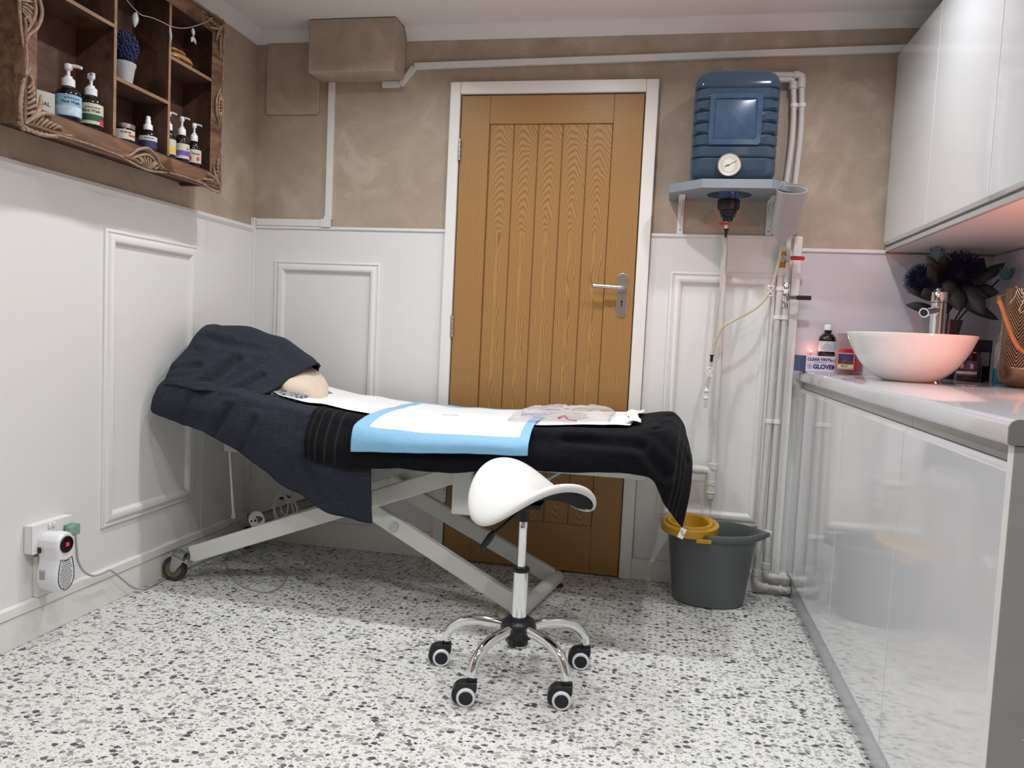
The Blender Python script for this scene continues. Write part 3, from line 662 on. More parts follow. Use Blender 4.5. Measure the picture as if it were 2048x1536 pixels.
o = cloth('black_towel', T(cols), 150, 110, M['blacktowel'], amp=.007, freq=11, seed=4, thick=.006, folds=[((.80, -.76, .70), (.93, -.77, .58), .018, .012), ((.86, -.70, .74), (.98, -.72, .62), .015, .014), ((.90, -.60, .74), (1.0, -.60, .64), .016, .014), ((.92, -.45, .74), (1.0, -.42, .66), .016, .014), ((.60, -.74, .66), (.85, -.76, .66), .015, .008)]); tag(o, 'long black towel with ribbed ends over the foot half of the couch', 'towel')
bm = NB(); v = box(bm, .985, 1.003, -.768, -.7672, .378, .412); bmesh.ops.rotate(bm, cent=(.994, -.768, .412), matrix=Matrix.Rotation(.35, 3, 'Y'), verts=bm.verts)
lb = obj('care_label', bm, M['plastic'], o); bm = NB()
for k in range(4): box(bm, .9885-.003*k, .9985-.003*k, -.7686, -.7682, .389+.005*k, .3905+.005*k)
obj('label_print', bm, M['ink'], lb)

# couch paper: lies over the towels, ends in a torn edge at the foot
cols = []
for x in (-.60, -.52, -.44, -.36, -.28, -.18, -.08, .05, .2, .35, .5, .62, .70, .76, .805):
    l = .021 if x > -.3 else .012
    yn = -.615 if x < -.5 else (-.655 if x < -.2 else -.668)
    yf = -.155
    c = [(x, yn+(yf-yn)*k/6, ztop(x, yn+(yf-yn)*k/6, l)+(.004 if k in (0,) else 0)) for k in range(7)]
    cols.append(c)
o = cloth('couch_paper', T(cols), 110, 44, M['paper'], amp=.0035, freq=11, seed=9, thick=.0008, ragged=.02); tag(o, 'white paper roll sheet spread along the couch, torn at the foot end', 'paper sheet')
bm = NB()
# crumpled torn end lying up against the towel
cols = []
for i, x in enumerate((.785, .800, .815, .828)):
    cols.append([(x+.010*math.sin(k*1.3+i*.4), -.64+.085*k, ztop(x, -.64+.085*k, .030)+.004*math.sin(k*1.7+i*1.2)) for k in range(7)])
bm.free(); cloth('torn_edge', T(cols), 24, 60, M['paper'], parent=o, amp=.003, freq=18, seed=2, thick=.0008, ragged=.006)

cols = []
for x in (-.118, -.07, -.01, .05, .12, .2, .28, .35, .42, .46, .488):
    t_ = (x+.118)/.606; hem = .577+.032*t_
    zt = ztop(x, -.72, .026); xo = .035*max(0, 1-t_*6)
    c = [(x-.012*(1-t_)*0, -.796, hem), (x, -.794, (hem+zt)/2-.008), (x, -.772, zt-.022), (x+xo*.4, -.735, ztop(x, -.72, .027)), (x+xo*.8, -.66, ztop(x, -.66, .028)), (x+xo, -.55, ztop(x, -.55, .028)), (x+xo*1.1, -.42, ztop(x, -.42, .028)), (x+xo*1.2, -.30, ztop(x, -.3, .028)), (x+xo*1.3, -.19, ztop(x, -.19, .026))]
    cols.append(c)
o = cloth('disposable_underpad', T(cols), 90, 70, M['pad'], amp=.0035, freq=12, seed=12, thick=.0012); tag(o, 'blue bordered white disposable pad hanging over the near edge of the couch', 'underpad')
# faint fold lines printed/creased on the pad middle
bm = NB()
for k in range(7):
    x = .145+.009*k; y = -.60+.004*math.sin(k*3); z = ztop(x, y, .033)+.001; bar(bm, (x, y-.007, z), (x+.004*math.sin(k*5), y+.010, z+.0008), .0014, .0006)
obj('printed_mark', bm, M['ink'], o)

# clear bag with tubing on the couch
t = thing('tubing_bag', (.56, -.45, .71), 'clear plastic bag holding pink tipped tubing on the couch paper', 'plastic bag')
def blob(bm, x0, x1, y0, y1, z0, h, nx=34, ny=26, seed=0):
    top = {}
    for s in (1, -1):
        V = [[None]*(nx+1) for _ in range(ny+1)]
        for j in range(ny+1):
            for i in range(nx+1):
                a, b_ = i/nx*2-1, j/ny*2-1
                x = x0+(x1-x0)*i/nx; y = y0+(y1-y0)*j/ny
                e = max(0, 1-abs(a)**3)*max(0, 1-abs(b_)**3)
                n_ = noise.noise(Vector((x*22, y*22, seed)))*.5+noise.noise(Vector((x*50, y*50, seed)))*.25
                x += .018*noise.noise(Vector((y*14, seed, 0)))*abs(a)**2; y += .02*noise.noise(Vector((x*12, 5, seed)))*abs(b_)**2
                zz = ztop(x, y, z0)+(h*e**.5*(.75+n_*.7) if s > 0 else 0)+.0006
                edge = i in (0, nx) or j in (0, ny)
                if s < 0 and edge: V[j][i] = top[(j, i)]
                else: V[j][i] = bm.verts.new((x, y, zz))
                if s > 0: top[(j, i)] = V[j][i]
        for j in range(ny):
            for i in range(nx):
                q = (V[j][i], V[j][i+1], V[j+1][i+1], V[j+1][i])
                try: bm.faces.new(q if s > 0 else q[::-1])
                except ValueError: pass
bm = NB(); blob(bm, .385, .735, -.655, -.30, .032, .040, seed=3); obj('bag_film', bm, M['polybag'], t, smooth=True)
bm = NB()
for k in range(4):
    P = [(.46+.10*math.cos(a)*(1-.12*k)+.08+.01*k, -.47+.085*math.sin(a)*(1-.1*k), .711+.004*k) for a in [2*PI*i/30 for i in range(31)]]; tube(bm, P, .0028, 7)
obj('coiled_tubing', bm, M['clear_tube'], t, smooth=True)
M['mauve'] = mat('mauve_plastic', (.33, .30, .52), .4); M['magenta'] = mat('magenta_clip', (.55, .01, .16), .4)
bm = NB(); tube(bm, [(.41, -.52, .712), (.54, -.50, .722)], .005, 8); obj('mauve_nozzle', bm, M['mauve'], t, smooth=True)
bm = NB(); tube(bm, smooth([(.555, -.60, .715), (.575, -.585, .724), (.590, -.60, .713), (.62, -.60, .712)], 10), .0035, 8); obj('pink_clip', bm, M['magenta'], t, smooth=True)

# pillow and the towel over it
def pillow(name, cx, cy, cz, lx, ly, h, ry, mt, parent=None, n=30, seed=0):
    bm = NB(); R_ = Matrix.Translation((cx, cy, cz)) @ Matrix.Rotation(ry, 4, 'Y'); top = {}
    for s in (1, -1):
        V = {}
        for j in range(n+1):
            for i in range(n+1):
                a, b_ = i/n*2-1, j/n*2-1
                e = ((1-a**4)*(1-b_**4))
                k = 1-.10*(a*a*b_*b_)*0
                pin = 1-.07*(1-abs(b_))**1*abs(a)**6
                x = a*lx/2*(1-.05*(1-b_*b_)*0)*pin; y = b_*ly/2*(1-.06*(1-a*a)*abs(b_)**4)
                z = s*h/2*max(e, 0)**.42*(1+.12*noise.noise(Vector((a*2.5, b_*2.5, seed+s))))+.010*noise.noise(Vector((a*6, b_*6, seed)))*(1-abs(a)**3)
                edge = i in (0, n) or j in (0, n)
                if s < 0 and edge: V[i, j] = top[i, j]
                else: V[i, j] = bm.verts.new(R_ @ Vector((x, y, z)))
                if s > 0: top[i, j] = V[i, j]
        for j in range(n):
            for i in range(n):
                q = (V[i, j], V[i+1, j], V[i+1, j+1], V[i, j+1])
                try: bm.faces.new(q if s > 0 else q[::-1])
                except ValueError: pass
    return obj(name, bm, mt, parent, smooth=True)
m, nt, N, L, b = nodes('patterned_slip', .9, .2); M['pattern'] = m
tc = N.new('ShaderNodeTexCoord'); v = tex(N, L, 'Voronoi', tc.outputs['Object'], Scale=46.0, feature='DISTANCE_TO_EDGE')
L.new(ramp(N, L, v.outputs['Distance'], [(.0, (.30, .32, .33)), (.12, (.30, .32, .33)), (.16, (.07, .09, .11)), (.5, (.05, .06, .08))]), b.inputs['Base Color'])
bm = NB(); rings = []
for x, yc, ry, zb, zt in ((-.855, -.36, .10, .80, .86), (-.845, -.36, .15, .775, .89), (-.79, -.36, .19, .755, .918), (-.70, -.37, .20, .735, .895), (-.60, -.36, .190, .724, .855), (-.52, -.375, .180, .714, .828), (-.48, -.415, .180, .706, .818), (-.445, -.435, .150, .703, .803), (-.412, -.45, .110, .701, .778), (-.388, -.465, .070, .700, .750), (-.374, -.475, .035, .700, .725), (-.368, -.48, .012, .702, .712)):
    ring = []
    for k in range(40):
        a = 2*PI*k/40; c, s_ = math.cos(a), math.sin(a); y = yc+ry*c; z = (zb+zt)/2+(zt-zb)/2*math.copysign(abs(s_)**.75, s_)
        w_ = .007*noise.noise(Vector((x*9, y*30, z*20)))+.005*math.sin(42*x+16*z)*(1 if x > -.5 else 0)
        ring.append((x+w_*.6, y+w_*.5, z+w_*(1 if zt-zb > .03 else .2)))
    rings.append(ring)
ringf(bm, rings); pw = obj('pillow', bm, M['cream'], smooth=True); sb = pw.modifiers.new('sub', 'SUBSURF'); sb.levels = sb.render_levels = 2; tag(pw, 'cream pillow poking out from under the charcoal towel at the head of the couch', 'pillow')
p2 = pillow('patterned_cushion', -.575, -.475, .748, .38, .33, .045, .17, M['pattern'], seed=5); tag(p2, 'thin blue and grey patterned cushion flat beneath the cream pillow', 'cushion')

cols = []
# columns run from the head end (left) to the open end (right); rows from near hem to far hem
cols.append([(-.915, -.715, .740), (-.918, -.68, .748), (-.924, -.60, .762), (-.926, -.52, .78), (-.926, -.45, .79), (-.926, -.30, .80), (-.925, -.16, .79), (-.92, -.11, .775)])
cols.append([(-.905, -.720, .745), (-.900, -.68, .768), (-.895, -.60, .838), (-.885, -.52, .912), (-.880, -.45, .958), (-.890, -.30, .930), (-.895, -.16, .88), (-.89, -.11, .785)])
cols.append([(-.870, -.735, .755), (-.860, -.69, .805), (-.845, -.61, .892), (-.832, -.53, .956), (-.830, -.45, .972), (-.845, -.30, .956), (-.850, -.16, .90), (-.86, -.11, .785)])
cols.append([(-.79, -.740, .752), (-.77, -.69, .800), (-.75, -.61, .872), (-.74, -.52, .942), (-.74, -.43, .968), (-.74, -.30, .958), (-.75, -.16, .90), (-.76, -.11, .775)])
cols.append([(-.71, -.738, .742), (-.69, -.68, .775), (-.67, -.59, .850), (-.66, -.50, .915), (-.65, -.42, .945), (-.69, -.29, .942), (-.71, -.16, .89), (-.72, -.11, .77)])
cols.append([(-.64, -.722, .738), (-.61, -.67, .758), (-.58, -.59, .815), (-.565, -.50, .880), (-.56, -.42, .912), (-.61, -.28, .915), (-.64, -.16, .865), (-.65, -.11, .76)])
cols.append([(-.58, -.700, .736), (-.55, -.66, .752), (-.52, -.59, .792), (-.50, -.50, .845), (-.485, -.42, .876), (-.53, -.28, .868), (-.575, -.17, .83), (-.59, -.12, .745)])
cols.append([(-.545, -.690, .731), (-.51, -.655, .745), (-.475, -.585, .778), (-.448, -.50, .816), (-.430, -.42, .838), (-.475, -.28, .828), (-.53, -.19, .79), (-.55, -.14, .73)])
o = cloth('charcoal_towel', T(cols), 90, 80, M['greytowel'], amp=.016, freq=9, seed=21, thick=.006, folds=[((-.66, -.60, .86), (-.72, -.71, .77), .020, .022), ((-.56, -.60, .80), (-.62, -.69, .745), .014, .014), ((-.80, -.58, .92), (-.60, -.52, .90), .020, .012), ((-.86, -.68, .80), (-.78, -.66, .82), .014, .010)]); tag(o, 'charcoal grey towel wrapped over the pillow at the head of the couch', 'towel')

# =================================================================== SADDLE STOOL
SXc, SYc = .530, -1.060
st = thing('saddle_stool', (SXc, SYc, 0), 'white saddle stool with a chrome five-star base on black castors', 'stool')
bm = NB(); lathe(bm, [(.020, .176), (.0225, .178), (.0225, .315), (.020, .317)], SXc, SYc, 36); obj('outer_column', bm, M['chrome'], st, auto=True)
bm = NB(); lathe(bm, [(.018, .312), (.0255, .313), (.0255, .322), (.022, .325), (.015, .325)], SXc, SYc, 32); obj('column_collar', bm, M['black'], st, auto=True)
bm = NB(); lathe(bm, [(.0125, .320), (.0125, .440), (.0131, .441), (.0131, .443), (.0125, .444), (.0125, .470)], SXc, SYc, 28); obj('gas_lift', bm, M['chrome'], st, auto=True)
bm = NB(); lathe(bm, [(.016, .460), (.0165, .492), (.022, .500), (.022, .545)], SXc, SYc, 24); box(bm, SXc-.055, SXc+.055, SYc-.045, SYc+.045, .505, .520); obj('mechanism', bm, M['black'], st, bevel=.002)
bm = NB(); lathe(bm, [(.020, .096), (.030, .098), (.031, .122), (.050, .124), (.053, .135), (.053, .150), (.047, .166), (.030, .178), (.024, .180)], SXc, SYc, 40); obj('base_hub', bm, M['black'], st, auto=True)
ANG = [175, 247, 318, 32, 97]
def arm_bm(a):
    bm = NB(); d = Vector((math.cos(a), math.sin(a), 0)); P = []
    prof = [(.030, .146), (.075, .150), (.125, .149), (.165, .140), (.195, .123), (.215, .100), (.222, .074)]
    P = smooth([(SXc+d.x*r, SYc+d.y*r, z) for r, z in prof], 26)
    n = len(P); tube(bm, P, [.0165-.0035*(i/(n-1)) for i in range(n)], 18); return bm
for k, a in enumerate(ANG):
    a = math.radians(a); arm = obj('base_arm', arm_bm(a), M['chrome'], st, auto=True)
    cx, cy = SXc+.222*math.cos(a), SYc+.222*math.sin(a)
    # twin wheel castor, all swivelled to show their faces to the front
    wa = {0: .25, 1: .20, 2: .12, 3: .10, 4: .6}[k]
    R_ = Matrix.Translation((cx, cy, 0)) @ Matrix.Rotation(wa, 4, 'Z')
    hood = NB(); A = Matrix.Rotation(PI/2, 4, 'X')
    pts = [(-.020+.034*math.cos(t), .031+.034*math.sin(t)) for t in [math.radians(d_) for d_ in range(20, 226, 12)]]
    pts = pts+[(-.020, .018), (.006, .026), (.022, .040), (.022, .060), (.014, .062)]
    pts = [(.016, .064), (.016, .044), (.010, .030), (-.018, .012), (-.044, .010)]+[(-.018+.033*math.cos(math.radians(d_)), .030+.033*math.sin(math.radians(d_))) for d_ in range(205, 70, -12)]+[(-.006, .064)]
    prism(hood, pts, 1, -.017, .017); lathe(hood, [(.008, .060), (.0115, .066), (.0115, .076), (.007, .078)], 0, 0, 16)
    bmesh.ops.transform(hood, matrix=R_, verts=hood.verts); cst = obj('castor', hood, M['black'], st, bevel=.004, seg=3)
    for s in (-1, 1):
        wb = NB(); Wm = R_ @ Matrix.Translation((-.012, s*.019, .0255)) @ Matrix.Rotation(PI/2*(-s), 4, 'X')
        wb2 = NB(); lathe(wb2, [(.012, -.010), (.0245, -.010), (.0255, -.007), (.0255, .004), (.0235, .0065), (.019, .0065), (.019, .003)], 0, 0, 32, M=Wm, cap0=False); obj('wheel_rim', wb2, M['pumpwhite'], cst, auto=True)
        lathe(wb, [(.0190, -.008), (.0190, .005), (.017, .0068), (.004, .0074)], 0, 0, 28, M=Wm); obj('wheel_disc', wb, M['navyblack'] if 'navyblack' in M else M['black'], cst, auto=True)
# seat: saddle surface with a rolled rim and a black underside
TH = math.radians(-49); UX, UY = Vector((math.cos(TH), math.sin(TH), 0)), Vector((math.sin(TH), -math.cos(TH), 0))   # u: rear -> front, v: towards near left
SC = Vector((.545, -1.055, 0))
def seat_h(u, v): return .548+(1.55 if u > 0 else 2.0)*u*u-(2.25 if v > 0 else 1.75)*v*v+(.55*v*v*abs(u)*0)
def seat_pt(r, ph, off=0):
    c, s = math.cos(ph), math.sin(ph)
    a = (.180 if c > 0 else .182); b_ = .176+.012*c
    k = (abs(c)**2.35+abs(s)**2.35)**(-1/2.35)
    u, v = r*a*c*k, r*b_*s*k
    return SC+UX*u+UY*v+Vector((0, 0, seat_h(u, v)+off))
NP = 72
bm = NB(); rings = []
for r, off in ((.001, .012), (.2, .012), (.4, .012), (.6, .013), (.78, .015), (.90, .012), (.965, .008), (.992, .002), (1.0, -.005), (.990, -.012), (.970, -.0155), (.955, -.0145), (.945, -.010)):
    rings.append([seat_pt(r, 2*PI*k/NP, off) for k in range(NP)])
ringf(bm, rings, True, False); obj('seat_cushion', bm, M['leather'], st, smooth=True)
bm = NB(); rings = []
for r, off in ((.948, -.0125), (.90, -.0145), (.7, -.015), (.4, -.020), (.15, -.022), (.001, -.022)):
    rings.append([seat_pt(r*(1+.025*math.sin(11*2*PI*k/NP)*(r > .8)+.02*math.sin(27*2*PI*k/NP)*(r > .85)), 2*PI*k/NP, off) for k in range(NP)])
ringf(bm, rings, False, True); so = obj('seat_underside', bm, M['blackcloth'], st, smooth=True)
bm = NB(); P = smooth([(.525, -1.085, .500), (.505, -1.115, .480), (.480, -1.130, .455), (.452, -1.138, .430)], 16); tube(bm, P, .005, 10); lv = obj('height_lever', bm, M['black'], st, smooth=True)
bm = NB(); tube(bm, [(.462, -1.133, .442), (.452, -1.138, .428), (.442, -1.144, .412), (.430, -1.150, .394), (.423, -1.153, .380)], [.006, .012, .012, .009, .007], 14, flat=.5); obj('lever_grip', bm, M['black'], lv, smooth=True)

# =================================================================== MOP BUCKET
BX, BY = 1.120, -.188
bk = thing('mop_bucket', (BX, BY, 0), 'dark grey oval mop bucket with a mustard yellow wringer', 'bucket')
def oval(rx, ry, z, n=56, sp=0, cx=BX, cy=BY):
    out = []
    for i in range(n):
        a = 2*PI*i/n; x = rx*math.cos(a); y = ry*math.sin(a)
        if sp and abs(a if a < PI else a-2*PI) < .42: x += sp*(1-abs(a if a < PI else a-2*PI)/.42)
        out.append((cx+x, cy+y, z))
    return out
bm = NB()
ringf(bm, [oval(.128, .098, .001), oval(.134, .103, .006), oval(.148, .116, .12), oval(.160, .128, .22), oval(.166, .133, .258), oval(.176, .141, .262, sp=.02), oval(.181, .146, .270, sp=.03), oval(.182, .147, .280, sp=.034), oval(.179, .144, .288, sp=.034), oval(.170, .136, .289, sp=.03), oval(.164, .131, .280, sp=.02), oval(.158, .126, .22), oval(.145, .113, .12), oval(.131, .100, .012)], True, True)
obj('bucket_body', bm, M['bucket'], bk, auto=True)
wr = NB(); WX, WY = BX-.085, BY
def ow(rx, ry, z, dx=0): return oval(rx, ry, z, cx=WX+dx, cy=WY)
ringf(wr, [ow(.104, .150, .272), ow(.110, .156, .274), ow(.111, .157, .300), ow(.106, .152, .304), ow(.094, .140, .303), ow(.090, .136, .297), ow(.086, .130, .309), ow(.080, .120, .311), ow(.072, .110, .305), ow(.060, .090, .245), ow(.045, .07, .200), ow(.02, .03, .196)], False, True)
wrg = obj('wringer', wr, M['yellow'], bk, auto=True)
bm = NB()
box(bm, WX+.020, WX+.075, BY-.163, BY-.146, .262, .276); obj('wringer_clip', bm, M['yellow'], wrg, bevel=.003)
bm = NB(); P = [(BX+.0+.172*math.cos(a), BY+.138*math.sin(a), .262) for a in [PI*k/20 for k in range(4, 21)]]; tube(bm, [(p[0], p[1]+.012, p[2]+.012) for p in P], .0045, 8); obj('carry_handle', bm, M['yellow'], bk, smooth=True)

# =================================================================== WATER CONTAINER ON ITS SHELF
sh = thing('tank_shelf', (1.12, 0, 1.59), 'grey blue wall shelf with cut corners and a hole, on two white brackets', 'shelf')
bm = NB(); out = [(.882, -.0005), (1.342, -.0005), (1.342, -.064), (1.372, -.064), (1.372, -.165), (1.245, -.275), (1.000, -.275), (.882, -.165)]
# board with a round hole: ring bridging from the outline to the circle
import itertools
hc = (1.108, -.128); nh = 48; outer = []
def ray_poly(a):
    d = Vector((math.cos(a), math.sin(a))); best = None
    for (x0, y0), (x1, y1) in zip(out, out[1:]+out[:1]):
        ex, ey = x1-x0, y1-y0; den = d.x*ey-d.y*ex
        if abs(den) < 1e-9: continue
        t = ((x0-hc[0])*ey-(y0-hc[1])*ex)/den; s = ((x0-hc[0])*d.y-(y0-hc[1])*d.x)/den
        if t > 0 and -1e-6 <= s <= 1+1e-6 and (best is None or t < best): best = t
    return (hc[0]+d.x*best, hc[1]+d.y*best)
angs = sorted([2*PI*k/nh for k in range(nh)]+[math.atan2(y-hc[1], x-hc[0]) % (2*PI) for x, y in out])
angs = [a for i, a in enumerate(angs) if i == 0 or a-angs[i-1] > 1e-4]
rings = [[(*ray_poly(a), z) for a in angs] for z in (1.566, 1.598)]
inner = [[(hc[0]+.084*math.cos(a), hc[1]+.084*math.sin(a), z) for a in angs] for z in (1.598, 1.566)]
ringf(bm, [rings[0], rings[1], inner[0], inner[1], rings[0]], False, False); bmesh.ops.remove_doubles(bm, verts=bm.verts, dist=1e-5)
obj('shelf_board', bm, M['board'], sh)
for x in (.932, 1.275):
    bm = NB(); box(bm, x-.012, x+.012, -.006, -.0005, 1.432, 1.565); box(bm, x-.012, x+.012, -.15, -.006, 1.559, 1.5655)
    prism(bm, [(-.006, 1.50), (-.006, 1.559), (-.07, 1.559)], 0, x-.0015, x+.0015)
    br = obj('bracket', bm, M['trim'], sh, bevel=.001)
    bm = NB()
    for z in (1.448, 1.525): lathe(bm, [(.004, .006), (.0035, .0075)], 0, 0, 10, M=Matrix.Translation((x, 0, z)) @ Matrix.Rotation(PI/2, 4, 'X'))
    obj('bracket_screw', bm, M['zinc'], br)
tk = thing('water_container', (1.108, -.128, 1.60), 'ribbed blue translucent water container with a dial thermometer on the wall shelf', 'water container')
JZ0, JZ1 = 1.600, 2.010
def jug_ring(z, inset=0):
    t_ = (z-JZ0)/(JZ1-JZ0)
    x0, x1 = .955-.0*t_, 1.262; y0, y1 = -.240, -.022
    # ribs: rounded lobes stacked up the sides
    rib = 0
    g = .0
    for zc in (1.683, 1.726, 1.768, 1.810, 1.852, 1.894, 1.935):
        d = abs(z-zc)/.0062
        if d < 1: g = max(g, (1+math.cos(PI*d))/2)
    rib = .0075*g
    e = min(1, (z-JZ0)/.040); e2 = min(1, (JZ1-z)/.065)
    rnd = (1-math.sqrt(max(0, 1-(1-e)**2)))*.034+(1-math.sqrt(max(0, 1-(1-e2)**2)))*.050
    i = inset+rib+rnd
    return x0+i, x1-i, y0+i*.95, y1-i*.8
def jring(z, inset=0):
    x0, x1, y0, y1 = jug_ring(z, inset); return [(x, y, z) for x, y in rrect(x0, x1, y0, y1, min(.042, (y1-y0)/2-.002), 8)]
zs = [JZ0+.0002]+[JZ0+.0035*k for k in range(1, 117)]+[JZ1-.0003]
bm = NB(); ringf(bm, [jring(z) for z in zs]); jug = obj('container_body', bm, M['jug'], tk, auto=True)
zw = [JZ0+.004+.004*k for k in range(0, 66)]
bm = NB(); ringf(bm, [jring(z, .004) for z in zw]); obj('water', bm, M['water'], jug, auto=True)
# raised label panel with its border, and side blocks
bm = NB()
pl = rrect(1.018, 1.186, 1.742, 1.905, .008)
R0 = [(x, -.2375, z) for x, z in rrect(1.010, 1.200, 1.728, 1.915, .010)]; R1 = [(x, -.2440, z) for x, z in rrect(1.012, 1.198, 1.730, 1.913, .010)]
R2 = [(x, -.2440, z) for x, z in rrect(1.028, 1.181, 1.747, 1.897, .006)]; R3 = [(x, -.2390, z) for x, z in rrect(1.031, 1.178, 1.750, 1.894, .005)]; R4 = [(x, -.2410, z) for x, z in rrect(1.036, 1.173, 1.755, 1.889, .005)]
ringf(bm, [R0, R1, R2, R3, R4], False, True); obj('label_panel', bm, mat('blue_moulded_panel', (.045, .085, .145), .15, var=.15, vscale=30), jug, auto=True)
for z in (1.768, 1.810, 1.852):
    for x0, x1 in ((.968, 1.005), (1.208, 1.250)): bm = NB(); prism(bm, rrect(x0, x1, z+.009, z+.033, .004, 3), 1, -.2425, -.2370); obj('side_block', bm, M['jug'], jug, bevel=.001)
bm = NB(); lathe(bm, [(.075, 1.612), (.060, 1.600), (.046, 1.585), (.038, 1.565), (.036, 1.548)], hc[0], hc[1], 32, cap0=False); obj('neck', bm, M['jugneck'], jug, auto=True)
bm = NB(); kn = []
prof = [(.034, 1.549), (.040, 1.548), (.041, 1.545), (.0405, 1.515), (.036, 1.508), (.031, 1.507), (.031, 1.495), (.027, 1.492), (.027, 1.483), (.020, 1.480), (.018, 1.467), (.010, 1.465)]
n = 48; rings = [[(hc[0]+(r+(.0009 if k % 2 else 0)*(r > .038))*math.cos(2*PI*k/n), hc[1]+(r+(.0009 if k % 2 else 0)*(r > .038))*math.sin(2*PI*k/n), z) for k in range(n)] for r, z in prof]
ringf(bm, rings); cap = obj('cap', bm, M['black'], tk, auto=True)
bm = NB(); lathe(bm, [(.007, 1.466), (.007, 1.440), (.005, 1.438)], hc[0]-.004, hc[1], 16); tp = obj('outlet_tap', bm, M['plastic'], tk, auto=True)
bm = NB(); box(bm, hc[0]-.032, hc[0]+.005, hc[1]-.011, hc[1]-.005, 1.452, 1.461); obj('tap_lever', bm, M['red'], tp, bevel=.002)
bm = NB(); lathe(bm, [(.009, 1.438), (.009, 1.431), (.005, 1.430), (.0045, 1.405), (.003, 1.404)], hc[0]-.003, hc[1], 14); obj('hose_barb', bm, M['black'], tp, auto=True)
# dial thermometer clipped to the front of the container
GD = Matrix.Translation((1.093, -.244, 1.655)) @ Matrix.Rotation(PI/2, 4, 'X')
bm = NB(); lathe(bm, [(.038, 0), (.0425, .002), (.0430, .010), (.041, .0125), (.0385, .012), (.0375, .010)], 0, 0, 48, M=GD, cap1=False); dial = obj('thermometer_dial', bm, M['steel'], tk, auto=True)
bm = NB(); lathe(bm, [(.0378, .0090), (.0378, .0098)], 0, 0, 40, M=GD); obj('dial_face', bm, mat('dial_white', (.62, .62, .56), .5), dial)
bm = NB()
for k in range(34):
    a = math.radians(225-270*k/33); l = .0045 if k % 3 == 0 else .0025; d = Vector((math.cos(a), math.sin(a), 0)); q = Vector((-d.y, d.x, 0))*.00035
    for r1 in (.0340, .0245): ringf(bm, [[GD @ (d*rr+q*s+Vector((0, 0, .0100))) for rr, s in ((r1, -1), (r1, 1), (r1-l, 1), (r1-l, -1))], [GD @ (d*rr+q*s+Vector((0, 0, .0102))) for rr, s in ((r1, -1), (r1, 1), (r1-l, 1), (r1-l, -1))]])
bar(bm, GD @ Vector((-.0145, -.0075, .0115)), GD @ Vector((0, 0, .0115)), .0028, .0008, up=(0, 1, 0)); bar(bm, GD @ Vector((0, 0, .0115)), GD @ Vector((.0235, .0125, .0115)), .0011, .0008, up=(0, 1, 0))
obj('dial_marks', bm, M['ink'], dial)
bm = NB(); P = [GD @ Vector((.0285*math.cos(2*PI*k/40), .0285*math.sin(2*PI*k/40), .0101)) for k in range(41)]; tube(bm, P, .0005, 6); obj('dial_ring', bm, mat('dial_ring', (.40, .20, .12), .5), dial)
bm = NB(); lathe(bm, [(.003, .010), (.003, .0135), (.001, .014)], 0, 0, 14, M=GD); obj('dial_pin', bm, M['steel'], dial)

# frosted rinse container with hanging tab, hung by its funnel over the valve
FC = thing('rinse_container', (1.325, -.085, 1.37), 'frosted clear funnel-ended container tilted on the white pipes', 'container')
ax0, ax1 = Vector((1.320, -.252, 1.567)), Vector((1.312, -.150, 1.428)); dirn = (ax1-ax0).normalized()
side = Vector((1, 0, .17)).normalized(); fr_ = dirn.cross(side).normalized(); side = fr_.cross(dirn).normalized()
def ell(c, a, b_, n=36): return [c+side*a*math.cos(2*PI*k/n)+fr_*b_*math.sin(2*PI*k/n) for k in range(n)]
bm = NB(); ringf(bm, [ell(ax0, .056, .034), ell(ax0+dirn*.004, .055, .034), ell(ax1-dirn*.02, .051, .031), ell(ax1, .048, .029), ell(ax1+dirn*.012, .036, .022), ell(ax1+dirn*.028, .020, .016), ell(ax1+dirn*.040, .012, .011), ell(ax1+dirn*.060, .010, .010)], False, True)
fb = obj('container_body', bm, M['frost'], FC, auto=True); sd = fb.modifiers.new('s', 'SOLIDIFY'); sd.thickness = .0012
bm = NB(); c0 = ax0+side*-.036; tube(bm, [c0+side*-.012, c0+Vector((-.004, 0, .022)), c0+Vector((0, 0, .028)), c0+Vector((.006, 0, .022)), c0+side*.014], .0018, 8); obj('hanging_tab', bm, M['frost'], FC, smooth=True)
bm = NB(); tube(bm, [ax0+side*-.056, ax0+fr_*-.034*.98, ax0+side*.0+fr_*-.034, ax0+side*.056], .0006, 6)
bm.free()

# =================================================================== PIPES
def lath(bm, x, y, z0, z1, r, n=18): lathe(bm, [(r*.9, z0), (r, z0+.001), (r, z1-.001), (r*.9, z1)], x, y, n)
sp = thing('supply_pipe', (1.352, -.045, 0), 'white plastic water pipe with elbows, the right one of the pair', 'pipe', 'white plastic water pipes')
bm = NB(); P = smooth([(1.356, -.045, 2.015), (1.363, -.046, 1.90), (1.364, -.047, 1.80), (1.358, -.046, 1.66), (1.350, -.045, 1.50), (1.347, -.045, 1.38), (1.349, -.045, 1.245)], 40); tube(bm, P, .0108, 14)
tube(bm, smooth([(1.353, -.045, 1.150), (1.352, -.045, .9), (1.350, -.045, .5), (1.349, -.045, .115)], 20), .0108, 14); obj('pipe_length', bm, M['pipe'], sp, auto=True)
bm = NB(); tube(bm, smooth([(1.349, -.045, .115), (1.350, -.046, .086), (1.372, -.046, .078), (1.385, -.046, .078)], 14), .014, 16); lath(bm, 1.349, -.045, .108, .132, .016); obj('elbow', bm, M['pipe'], sp, auto=True)
bm = NB(); tube(bm, [(1.383, -.046, .078), (1.444, -.046, .076)], .0108, 14); tube(bm, [(1.400, -.046, .078), (1.412, -.046, .078)], .0150, 16); obj('floor_run', bm, M['pipe'], sp, auto=True)
